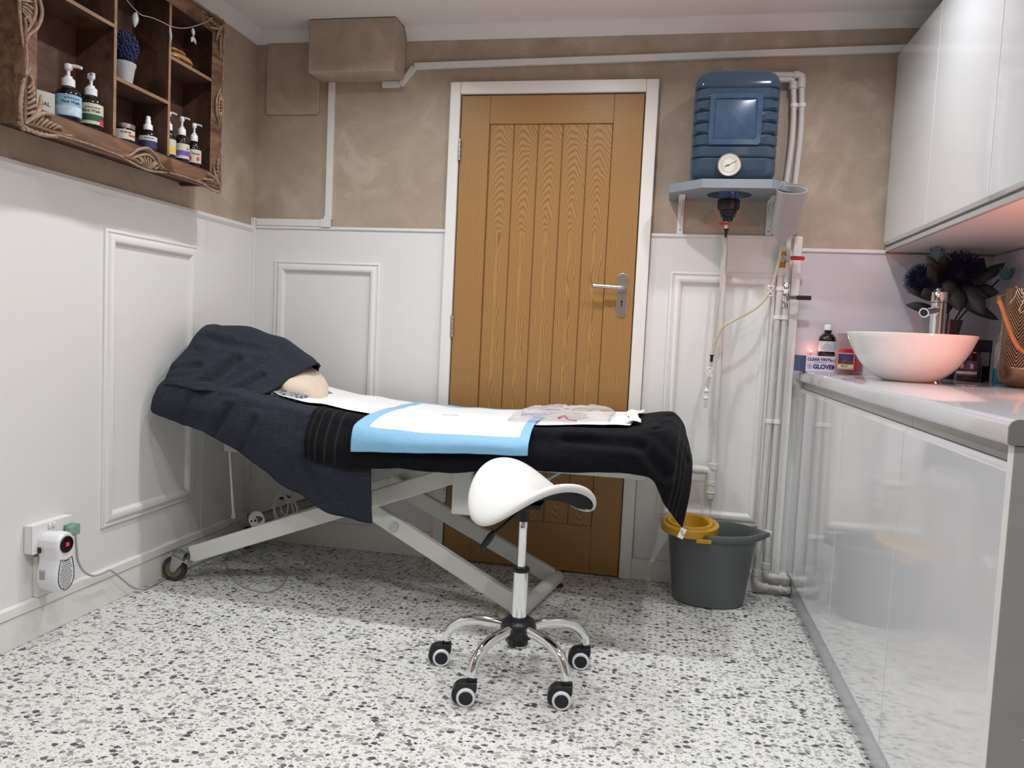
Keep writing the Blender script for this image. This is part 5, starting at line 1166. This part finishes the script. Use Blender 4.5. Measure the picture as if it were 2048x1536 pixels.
o = obj('grille_slots', bm, M['black'], hb); o['kind'] = 'stuff'
bm = NB(); prism(bm, rrect(HX0+.004, HX0+.012, .275, .292, .002), 1, HY-.0385, HY-.034); obj('side_switch', bm, M['black'], hb)
bm = NB()
for j in range(5): box(bm, HX0+.010+.004*j, HX0+.0125+.004*j, HY-.0385, HY-.0372, .195, .225-.004*(j % 3))
obj('side_print', bm, M['zinc'], hb)
bm = NB(); bm2 = Box(-.9112, -.882, -1.163, -1.122, .300, .336); o = obj('green_plug', bm2, M['green'], None, bevel=.004); tag(o, 'clear and green plug pushed into the right half of the wall socket', 'plug'); bm.free()
bm = NB(); box(bm, -.9105, -.893, -1.156, -1.130, .305, .329); obj('plug_core', bm, M['plastic'], o, bevel=.003)
bm = NB(); tube(bm, smooth([(-.885, -1.140, .305), (-.890, -1.130, .255), (-.900, -1.110, .205), (-.905, -1.075, .160), (-.908, -1.03, .134), (-.908, -.985, .130), (-.908, -.95, .128), (-.905, -.90, .085), (-.905, -.84, .035), (-.908, -.77, .006), (-.912, -.68, .0045), (-.915, -.56, .0045), (-.910, -.40, .0045), (-.90, -.25, .0045)], 90), .0035, 8)
tag(obj('power_cable', bm, M['galv'], smooth=True), 'grey flex running from the socket down to the floor by the couch castor', 'cable')
bm = NB(); tube(bm, smooth([(-.888, -.22, .0045), (-.876, -.27, .0045), (-.838, -.36, .0045), (-.733, -.495, .0045), (-.66, -.575, .0045), (-.587, -.632, .0045), (-.494, -.655, .0045), (-.470, -.60, .0045), (-.486, -.52, .0045), (-.534, -.424, .0045), (-.627, -.352, .0045), (-.70, -.30, .0045), (-.76, -.20, .0045), (-.80, -.09, .0045)], 90), .0035, 8)
tag(obj('floor_cable', bm, M['galv'], smooth=True), 'looped grey flex lying on the floor beneath the couch', 'cable')

# =================================================================== ON THE WORKTOP
TZ = ZW+.0006
bs = thing('basin', (1.655, -.605, TZ), 'white oval porcelain countertop basin on the worktop', 'basin')
bm = NB(); prof = [(.068, 0), (.074, .001), (.078, .004), (.098, .014), (.120, .031), (.141, .054), (.158, .080), (.171, .106), (.181, .132), (.186, .144), (.1855, .1485), (.182, .149), (.178, .143), (.150, .088), (.115, .048), (.065, .024), (.020, .020)]
lathe(bm, [(r, TZ+z) for r, z in prof], 1.655, -.605, 72, sx=1.0, sy=1.0); obj('bowl', bm, M['porcelain'], bs, auto=True)
bm = NB(); lathe(bm, [(.021, TZ+.0202), (.021, TZ+.0235), (.015, TZ+.025)], 1.655, -.605, 24); obj('waste', bm, M['chrome'], bs, auto=True)
tp = thing('basin_tap', (1.805, -.365, TZ), 'tall round chrome mixer tap behind the white basin', 'tap')
bm = NB(); lathe(bm, [(.028, TZ), (.028, TZ+.004), (.0245, TZ+.006), (.0240, TZ+.262)], 1.805, -.365, 40); obj('tap_body', bm, M['chrome'], tp, auto=True)
bm = NB(); lathe(bm, [(.0235, TZ+.264), (.0252, TZ+.266), (.0252, TZ+.296), (.0235, TZ+.299)], 1.805, -.365, 40); cp = obj('tap_cap', bm, M['chrome'], tp, auto=True)
bm = NB(); tube(bm, [(1.798, -.375, TZ+.299), (1.798, -.378, TZ+.306)], .0045, 10); tube(bm, [(1.790, -.385, TZ+.306), (1.803, -.374, TZ+.308)], .004, 10); obj('cap_lever', bm, M['chrome'], cp, auto=True)
d = Vector((-.66, -.75, 0)).normalized(); a = Vector((1.805, -.365, TZ+.238))+d*.018; e = a+d*.080+Vector((0, 0, -.012))
bm = NB(); tube(bm, [a, e], .0135, 24); ns = e; tube(bm, [e, e+d*.006+Vector((0, 0, -.002))], .0165, 28); sp_ = obj('spout', bm, M['chrome'], tp, auto=True)
bm = NB(); tube(bm, [e+d*.0055+Vector((0, 0, -.0018)), e+d*.0075+Vector((0, 0, -.0022))], .0120, 24); obj('aerator', bm, M['black'], sp_, auto=True)
# glove box
gb = thing('glove_box', (1.50, -.15, TZ), 'white and blue carton of clear vinyl gloves on the worktop by the wall', 'box')
R_ = Matrix.Translation((1.402, -.178, 0)) @ Matrix.Rotation(.06, 4, 'Z')
bm = NB(); box(bm, .020, .225, 0, .105, TZ, TZ+.060, M=R_); obj('carton', bm, mat('pinkish_white_card', (.66, .62, .72), .45), gb, bevel=.001)
bm = NB(); box(bm, 0, .0198, -.0003, .1053, TZ, TZ+.0603, M=R_); obj('blue_end', bm, mat('slate_blue_card', (.05, .075, .17), .45), gb, bevel=.001)
M['indigo'] = mat('indigo_ink', (.03, .025, .16), .5)
F = lambda x, z: R_ @ Matrix.Translation((x, -.0004, TZ+z)) @ Matrix.Rotation(PI/2, 4, 'X')
text('lettering', 'CLEAR VINYL', .0145, F(.025, .0475), M['indigo'], gb, bold=.0005, align='LEFT'); text('lettering', 'GLOVES', .009, F(.108, .0455), M['indigo'], gb, align='LEFT')
text('lettering', 'GLOVEM', .0215, F(.046, .0205), M['indigo'], gb, bold=.0009, align='LEFT'); 
text('lettering', '~~~~~~~~~~~~~~~~~~', .0040, F(.070, .0375), M['indigo'], gb, align='LEFT')
bm = NB(); P = [R_ @ Vector((.034+.0080*math.cos(2*PI*k/24), -.0006, TZ+.022+.0080*math.sin(2*PI*k/24))) for k in range(25)]; tube(bm, P, .0004, 5); obj('round_emblem', bm, M['indigo'], gb)
text('lettering', 'e', .013, F(.034, .0222), M['indigo'], gb)
# tiny warm lamp on a lead behind the carton
fl = thing('fairy_bulb', (1.452, -.045, 1.0), 'tiny glowing orange light behind the glove carton', 'light')
bm = NB(); bmesh.ops.create_icosphere(bm, subdivisions=2, radius=.0042); bmesh.ops.transform(bm, matrix=Matrix.Translation((1.463, -.030, .985)), verts=bm.verts); obj('bulb', bm, mat('orange_glow', (1, .35, .18), .4, emit=14, ecol=(1, .30, .16)), fl)
bm = NB(); tube(bm, [(1.463, -.028, .981), (1.462, -.016, .94), (1.46, -.014, .9085)], .0013, 6); obj('lead', bm, M['galv'], fl)
pl_ = bpy.data.lights.new('fairy_glow', 'POINT'); pl_.energy = .05; pl_.color = (1, .22, .15); pl_.shadow_soft_size = .005; po = bpy.data.objects.new('fairy_glow', pl_); C.objects.link(po); po.location = (1.463, -.040, .992)
# brown medicine bottle
t = thing('medicine_bottle', (1.530, -.045, TZ), 'round brown medicine bottle with a white ribbed cap and label', 'bottle')
cx, cy, r = 1.518, -.040, .0325
bm = NB(); lathe(bm, [(.030, TZ), (.0325, TZ+.004), (.0325, TZ+.122), (.030, TZ+.134), (.020, TZ+.146), (.013, TZ+.150), (.013, TZ+.155), (.015, TZ+.157), (.015, TZ+.160), (.012, TZ+.162)], cx, cy, 40); obj('bottle_body', bm, M['darkbottle'], t, auto=True)
n = 40; bm = NB(); ringf(bm, [[(cx+(rr-(.0008 if k % 2 else 0))*math.cos(2*PI*k/n), cy+(rr-(.0008 if k % 2 else 0))*math.sin(2*PI*k/n), TZ+z) for k in range(n)] for rr, z in ((.0145, .161), (.0145, .181), (.013, .183))]); obj('cap', bm, M['pumpwhite'], t, auto=True)
AIM = math.radians(-100); bm = NB(); patch(bm, cx, cy, r+.0006, TZ+.078, TZ+.118, -70, 80); obj('label', bm, M['lab_white'], t)
for j in range(5): text('lettering', ('~~~', '~~~~~~~~', '~~~~~~~~~~~~~', '~~~~~~~~~~~~', '~~~~~~~')[j], .0050, Matrix.Translation((cx, cy, TZ+.112-.0075*j)) @ Matrix.Rotation(AIM+PI/2, 4, 'Z'), M['ink'], t, wrap=r+.0016)
# big jar candle
t = thing('jar_candle', (1.575, -.19, TZ), 'glass jar candle with red wax and a dark fruit picture label', 'candle')
cx, cy, r = 1.560, -.232, .0475
M['wax'] = mat('red_wax', (.62, .012, .035), .35, sss=.35, emit=.10, ecol=(1, .01, .05))
M['wax'] = mat('red_candle_wax', (.85, .008, .05), .35, sss=.3)
bm = NB(); lathe(bm, [(.040, TZ), (.046, TZ+.003), (r, TZ+.012), (r, TZ+.118), (.044, TZ+.128), (.042, TZ+.131), (.0425, TZ+.146), (.044, TZ+.148), (.0410, TZ+.1475), (.0400, TZ+.131), (.0455, TZ+.116), (.0455, TZ+.016), (.038, TZ+.013)], cx, cy, 48, cap1=True); obj('glass_jar', bm, M['jar'], t, auto=True)
bm = NB(); lathe(bm, [(.040, TZ+.0145), (.0450, TZ+.018), (.0450, TZ+.092), (.042, TZ+.093)], cx, cy, 44); wx = obj('wax', bm, M['wax'], t, auto=True)
AIM = math.radians(-112)
M['fruit'] = mat('dark_fruit_print', (.10, .035, .03), .4, var=.9, vscale=70)
bm = NB(); patch(bm, cx, cy, r+.0005, TZ+.018, TZ+.078, -42, 32); obj('label', bm, mat('tan_label_edge', (.45, .28, .18), .5), t)
bm = NB(); patch(bm, cx, cy, r+.0009, TZ+.038, TZ+.074, -38, 28); obj('label_picture', bm, M['fruit'], t); bm = NB(); patch(bm, cx, cy, r+.0012, TZ+.057, TZ+.074, -38, 28); obj('label_night', bm, M['indigo'], t)
bm = NB(); patch(bm, cx, cy, r+.0009, TZ+.024, TZ+.035, -38, 28); obj('label_name', bm, mat('cream_strip', (.55, .50, .38), .5), t)
text('lettering', 'FRUIT', .0100, Matrix.Translation((cx, cy, TZ+.0298)) @ Matrix.Rotation(AIM+PI/2-.10, 4, 'Z'), M['ink'], t, wrap=r+.0018)
# dark jar candle and box right of the basin
t = thing('jar_candle', (1.938, -.30, TZ), 'short dark maroon jar candle to the right of the basin', 'candle')
cx, cy, r = 1.930, -.315, .040
M['maroon'] = mat('dark_maroon_glass', (.035, .006, .012), .08, coat=.4)
bm = NB(); lathe(bm, [(.036, TZ), (r, TZ+.006), (r, TZ+.085), (.037, TZ+.092), (.036, TZ+.098)], cx, cy, 40); obj('jar_body', bm, M['maroon'], t, auto=True)
AIM = math.radians(-115); bm = NB(); patch(bm, cx, cy, r+.0006, TZ+.020, TZ+.072, -50, 45); obj('label', bm, mat('night_blue_print', (.06, .07, .14), .5, var=.9, vscale=90), t)
bm = NB(); patch(bm, cx, cy, r+.0010, TZ+.026, TZ+.035, -50, 45); obj('label_name', bm, M['lab_white'], t)
for a_ in (-22, 20): bm = NB(); patch(bm, cx, cy, r+.0010, TZ+.045, TZ+.062, a_-7, a_+7, 4); obj('label_motif', bm, mat('pink_motif', (.6, .35, .35), .5), t)
t = thing('dark_box', (1.985, -.255, TZ), 'black and maroon gift box standing behind the short candle', 'box')
bm = NB(); box(bm, 1.940, 2.018, -.262, -.200, TZ, TZ+.104); obj('box_base', bm, M['maroon'], t, bevel=.0015); bm = NB(); box(bm, 1.939, 2.019, -.263, -.199, TZ+.104, TZ+.146); obj('box_lid', bm, M['black'], t, bevel=.0015)
bm = NB(); box(bm, 1.985, 2.012, -.2636, -.2622, TZ+.055, TZ+.103); obj('window_patch', bm, M['zinc'], t)
t = thing('sanitiser_bottle', (2.035, -.33, TZ), 'slim clear bottle of turquoise liquid with a printed white label', 'bottle')
R_ = Matrix.Translation((2.026, -.340, 0)) @ Matrix.Rotation(-.2, 4, 'Z')
def tr(bm): bmesh.ops.transform(bm, matrix=R_, verts=bm.verts); return bm
M['turq'] = mat('turquoise_liquid', (.02, .28, .38), .15)
bm = NB(); ringf(bm, [[(x, y, TZ+z) for x, y in rrect(-.026+i, .026-i, -.014+i, .014-i, .009-i*.3)] for z, i in ((0, .003), (.003, 0), (.050, 0))]); lq = obj('liquid', tr(bm), M['turq'], t, auto=True)
bm = NB(); ringf(bm, [[(x, y, TZ+z) for x, y in rrect(-.026+i, .026-i, -.014+i, .014-i, .009-i*.3)] for z, i in ((.0505, 0), (.125, 0), (.137, .006), (.140, .008))]); obj('upper_body', tr(bm), M['frost'], t, auto=True)
bm = NB(); box(bm, -.020, .020, -.0150, -.0145, TZ+.052, TZ+.122); obj('label', tr(bm), M['lab_white'], t)
for j, s in enumerate(('~~~~', '~~~~', '~~~~~~', '~~~~~~~~', '~~~~')): text('lettering', s, .0085 if j < 2 else .006, R_ @ Matrix.Translation((0, -.0152, TZ+.114-.012*j)) @ Matrix.Rotation(PI/2, 4, 'X'), M['ink'], t)
bm = NB(); tube(bm, smooth([(-.016, 0, TZ+.138), (-.018, 0, TZ+.158), (-.008, 0, TZ+.172), (.008, 0, TZ+.172), (.018, 0, TZ+.158), (.016, 0, TZ+.138)], 20), .0016, 8); obj('hang_loop', tr(bm), M['clear_tube'], t, smooth=True)
# hammered metal lantern with wooden handle
LX, LY = 1.995, -.600
t = thing('metal_lantern', (LX, LY, TZ), 'bronze herringbone-textured metal bucket lantern with a bent wooden handle', 'lantern')
m, nt, N, L, b = nodes('bronze_herringbone', .32, .5, .85); M['bronze'] = m
tc = N.new('ShaderNodeTexCoord'); su = N.new('ShaderNodeSeparateXYZ'); L.new(tc.outputs['UV'], su.inputs[0])
zig = math_(N, L, 'PINGPONG', math_(N, L, 'MULTIPLY', su.outputs[0], 16), 1)
st_ = math_(N, L, 'FRACT', math_(N, L, 'MULTIPLY', math_(N, L, 'ADD', su.outputs[1], math_(N, L, 'MULTIPLY', zig, -.16)), 25))
k_ = ramp(N, L, st_, [(0, (0, 0, 0)), (.28, (1, 1, 1)), (.6, (1, 1, 1)), (.9, (0, 0, 0))]); L.new(mixc(N, L, k_, (.03, .018, .012), (.50, .38, .25)), b.inputs['Base Color'])
bp = N.new('ShaderNodeBump'); bp.inputs['Distance'].default_value = .003; L.new(k_, bp.inputs['Height']); L.new(bp.outputs[0], b.inputs['Normal'])
bm = NB(); uvl = bm.loops.layers.uv.new('uv'); n = 64; rows = []
for i, (r, z) in enumerate(((.0790, .058), (.0785, .12), (.0775, .20), (.0765, .298), (.0755, .300), (.0745, .298), (.075, .2), (.076, .06))):
    rows.append(([bm.verts.new((LX+r*math.cos(2*PI*k/n), LY+r*math.sin(2*PI*k/n), TZ+z)) for k in range(n)], z))
for (a, za), (b2, zb_) in zip(rows, rows[1:]):
    for k in range(n):
        f = bm.faces.new((a[k], a[(k+1) % n], b2[(k+1) % n], b2[k]))
        for l, (u_, v_) in zip(f.loops, ((k, za), (k+1, za), (k+1, zb_), (k, zb_))): l[uvl].uv = (u_/n, v_/.3)
o = obj('sleeve', bm, M['bronze'], t, auto=True)
M['bronze2'] = mat('smooth_bronze', (.30, .22, .15), .3, metal=.9, var=.2, vscale=30)
bm = NB(); lathe(bm, [(.045, 0), (.060, .004), (.074, .018), (.0800, .040), (.0815, .058), (.0805, .060)], 0, 0, 56, M=Matrix.Translation((LX, LY, TZ))); obj('base_bowl', bm, M['bronze2'], t, auto=True)
HB = [( -.112, -.045, .262), (-.105, -.060, .230), (-.092, -.078, .180), (-.072, -.096, .125), (-.035, -.108, .095), (.005, -.112, .082), (.045, -.106, .095), (.075, -.090, .130), (.095, -.060, .200), (.100, -.040, .262)]
bm = NB(); tube(bm, smooth([(LX+x, LY+y, TZ+z) for x, y, z in HB], 50), .0062, 12); hd = obj('handle', bm, mat('honey_cane', (.48, .22, .08), .35, var=.15, vscale=40), t, smooth=True)
for k in (0, -1):
    x, y, z = HB[k]; bm = NB(); tube(bm, [(LX+x, LY+y, TZ+z-.012), (LX+x*1.002, LY+y*.98, TZ+z+.012)], .0072, 12); obj('ferrule', bm, M['brass'], hd, auto=True)
bm = NB(); tube(bm, [(LX-.112, LY-.044, TZ+.272), (LX-.066, LY-.040, TZ+.293)], .0012, 6); bmesh.ops.create_icosphere(bm, subdivisions=2, radius=.0045, matrix=Matrix.Translation((LX-.066, LY-.042, TZ+.302))); obj('handle_wire', bm, M['brass'], t)
bm = NB(); tube(bm, smooth([(LX-.066, LY-.050, TZ+.298), (LX-.075, LY-.055, TZ+.27), (LX-.088, LY-.055, TZ+.252)], 10), .0013, 6); tube(bm, smooth([(LX-.060, LY-.056, TZ+.298), (LX-.048, LY-.066, TZ+.262), (LX-.046, LY-.067, TZ+.235), (LX-.056, LY-.062, TZ+.226), (LX-.062, LY-.06, TZ+.238)], 16), .0013, 6); tube(bm, smooth([(LX-.060, LY-.056, TZ+.298), (LX-.052, LY-.064, TZ+.27), (LX-.062, LY-.060, TZ+.232)], 12), .0013, 6); obj('string_bow', bm, M['cream'], t, smooth=True)

# artificial flowers in the corner
t = thing('flower_arrangement', (1.905, -.16, TZ), 'dark blue thistle heads and grey green leaves in a glass vase in the corner', 'artificial flowers')
VX, VY = 1.905, -.150
bm = NB(); lathe(bm, [(.034, 0), (.038, .004), (.036, .08), (.040, .16), (.050, .215), (.0485, .215), (.038, .16), (.034, .08), (.033, .010)], 0, 0, 32, M=Matrix.Translation((VX, VY, TZ))); obj('vase', bm, mat('dark_grey_glass', (.05, .055, .06), .15), t, auto=True)
M['leafdk'] = mat('dusky_leaf', (.028, .034, .034), .6, var=.3, vscale=20); M['leafgr'] = mat('grey_green_leaf', (.05, .058, .062), .55, var=.3, vscale=20); M['teal'] = mat('faded_teal_petal', (.06, .14, .17), .7)
bm = NB()
for (x, y, z) in ((1.80, -.16, 1.27), (1.905, -.16, 1.30), (2.0, -.15, 1.25), (1.87, -.2, 1.2), (2.045, -.2, 1.27)): tube(bm, smooth([(VX, VY, TZ+.03), (VX+(x-VX)*.2, VY, TZ+.2), (x, y, z)], 14), .003, 7)
obj('stems', bm, M['leafdk'], t, smooth=True)
def thistle(c, r, n, nm):
    bm = NB(); bmesh.ops.create_icosphere(bm, subdivisions=2, radius=r*.55, matrix=Matrix.Translation(c))
    for k in range(n):
        zc = 1-2*(k+.5)/n; a = k*2.39996; rr = math.sqrt(1-zc*zc); d = Vector((rr*math.cos(a), rr*math.sin(a), zc)); q = Vector(c)
        tube(bm, [q+d*r*.5, q+d*r*.8, q+(d+Vector((random.uniform(-.08, .08), random.uniform(-.08, .08), 0)))*r], [.0018, .0015, .0008], 4)
    o = obj(nm, bm, M['bluethistle'], t); return o
M['bluethistle'] = mat('dark_blue_thistle', (.010, .011, .055), .7)
thistle((1.803, -.165, 1.262), .062, 420, 'thistle_head'); thistle((1.925, -.165, 1.286), .088, 600, 'thistle_head')
LS = [((1.86, -.17, 1.20), (1.742, -.19, 1.232), .026, 'leafdk'), ((1.86, -.17, 1.16), (1.742, -.21, 1.168), .028, 'leafdk'), ((1.85, -.2, 1.28), (1.79, -.235, 1.345), .024, 'leafgr'), ((1.84, -.2, 1.25), (1.80, -.24, 1.31), .022, 'leafdk'),
      ((1.86, -.19, 1.24), (1.93, -.26, 1.17), .034, 'leafdk'), ((1.92, -.2, 1.25), (2.0, -.25, 1.20), .032, 'leafdk'), ((1.95, -.2, 1.26), (2.02, -.22, 1.29), .026, 'leafgr'), ((1.93, -.2, 1.19), (2.045, -.23, 1.125), .022, 'leafdk'),
      ((1.88, -.2, 1.22), (1.85, -.26, 1.13), .030, 'leafdk'), ((1.96, -.2, 1.23), (2.035, -.24, 1.22), .030, 'leafdk'), ((1.90, -.2, 1.27), (1.865, -.25, 1.20), .032, 'leafdk'), ((1.84, -.2, 1.22), (1.78, -.25, 1.20), .026, 'leafgr'), ((1.98, -.2, 1.27), (2.06, -.2, 1.33), .024, 'leafdk'),
      ((1.90, -.22, 1.24), (1.90, -.28, 1.15), .034, 'leafdk'), ((1.94, -.22, 1.24), (1.98, -.27, 1.14), .032, 'leafgr'), ((1.87, -.15, 1.27), (1.86, -.20, 1.35), .030, 'leafdk'), ((1.98, -.12, 1.25), (2.0, -.17, 1.35), .032, 'leafdk')]
for a, b_, w_, mt in LS:
    bm = NB(); nn_ = Vector((random.uniform(-.3, .3), -1, random.uniform(.1, .8))); leaf(bm, a, b_, w_, nn_); o = obj('leaf', bm, M[mt], t, smooth=True); sd = o.modifiers.new('s', 'SOLIDIFY'); sd.thickness = .0008
for c in ((1.83, -.22, 1.352), (2.045, -.26, 1.285)):
    bm = NB()
    for k in range(11):
        a = k*.6; leaf(bm, (c[0]+.012*math.cos(a), c[1]+.01*math.sin(a), c[2]-.020), (c[0]+.024*math.cos(a), c[1]+.02*math.sin(a), c[2]+.020+.006*math.sin(k*2)), .008, (math.cos(a), math.sin(a), .2))
    obj('teal_bloom', bm, M['teal'], t, smooth=True)
# salt lamp on the worktop, out of shot to the right
t = thing('salt_lamp', (1.83, -1.30, TZ), 'glowing salmon pink salt lamp on the near part of the worktop', 'lamp')
bm = NB(); lathe(bm, [(.055, 0), (.058, .004), (.056, .020), (.045, .022)], 0, 0, 28, M=Matrix.Translation((1.85, -1.32, TZ))); obj('lamp_base', bm, M['beech'], t, auto=True)
bm = NB(); bmesh.ops.create_icosphere(bm, subdivisions=3, radius=.055)
for v in bm.verts: v.co = v.co*(1+.28*noise.noise(v.co*22)); v.co.z *= 1.25
bmesh.ops.transform(bm, matrix=Matrix.Translation((1.85, -1.32, TZ+.088)), verts=bm.verts); obj('salt_crystal', bm, mat('glowing_salt', (1, .35, .2), .5, emit=50, ecol=(1, .24, .12)), t)
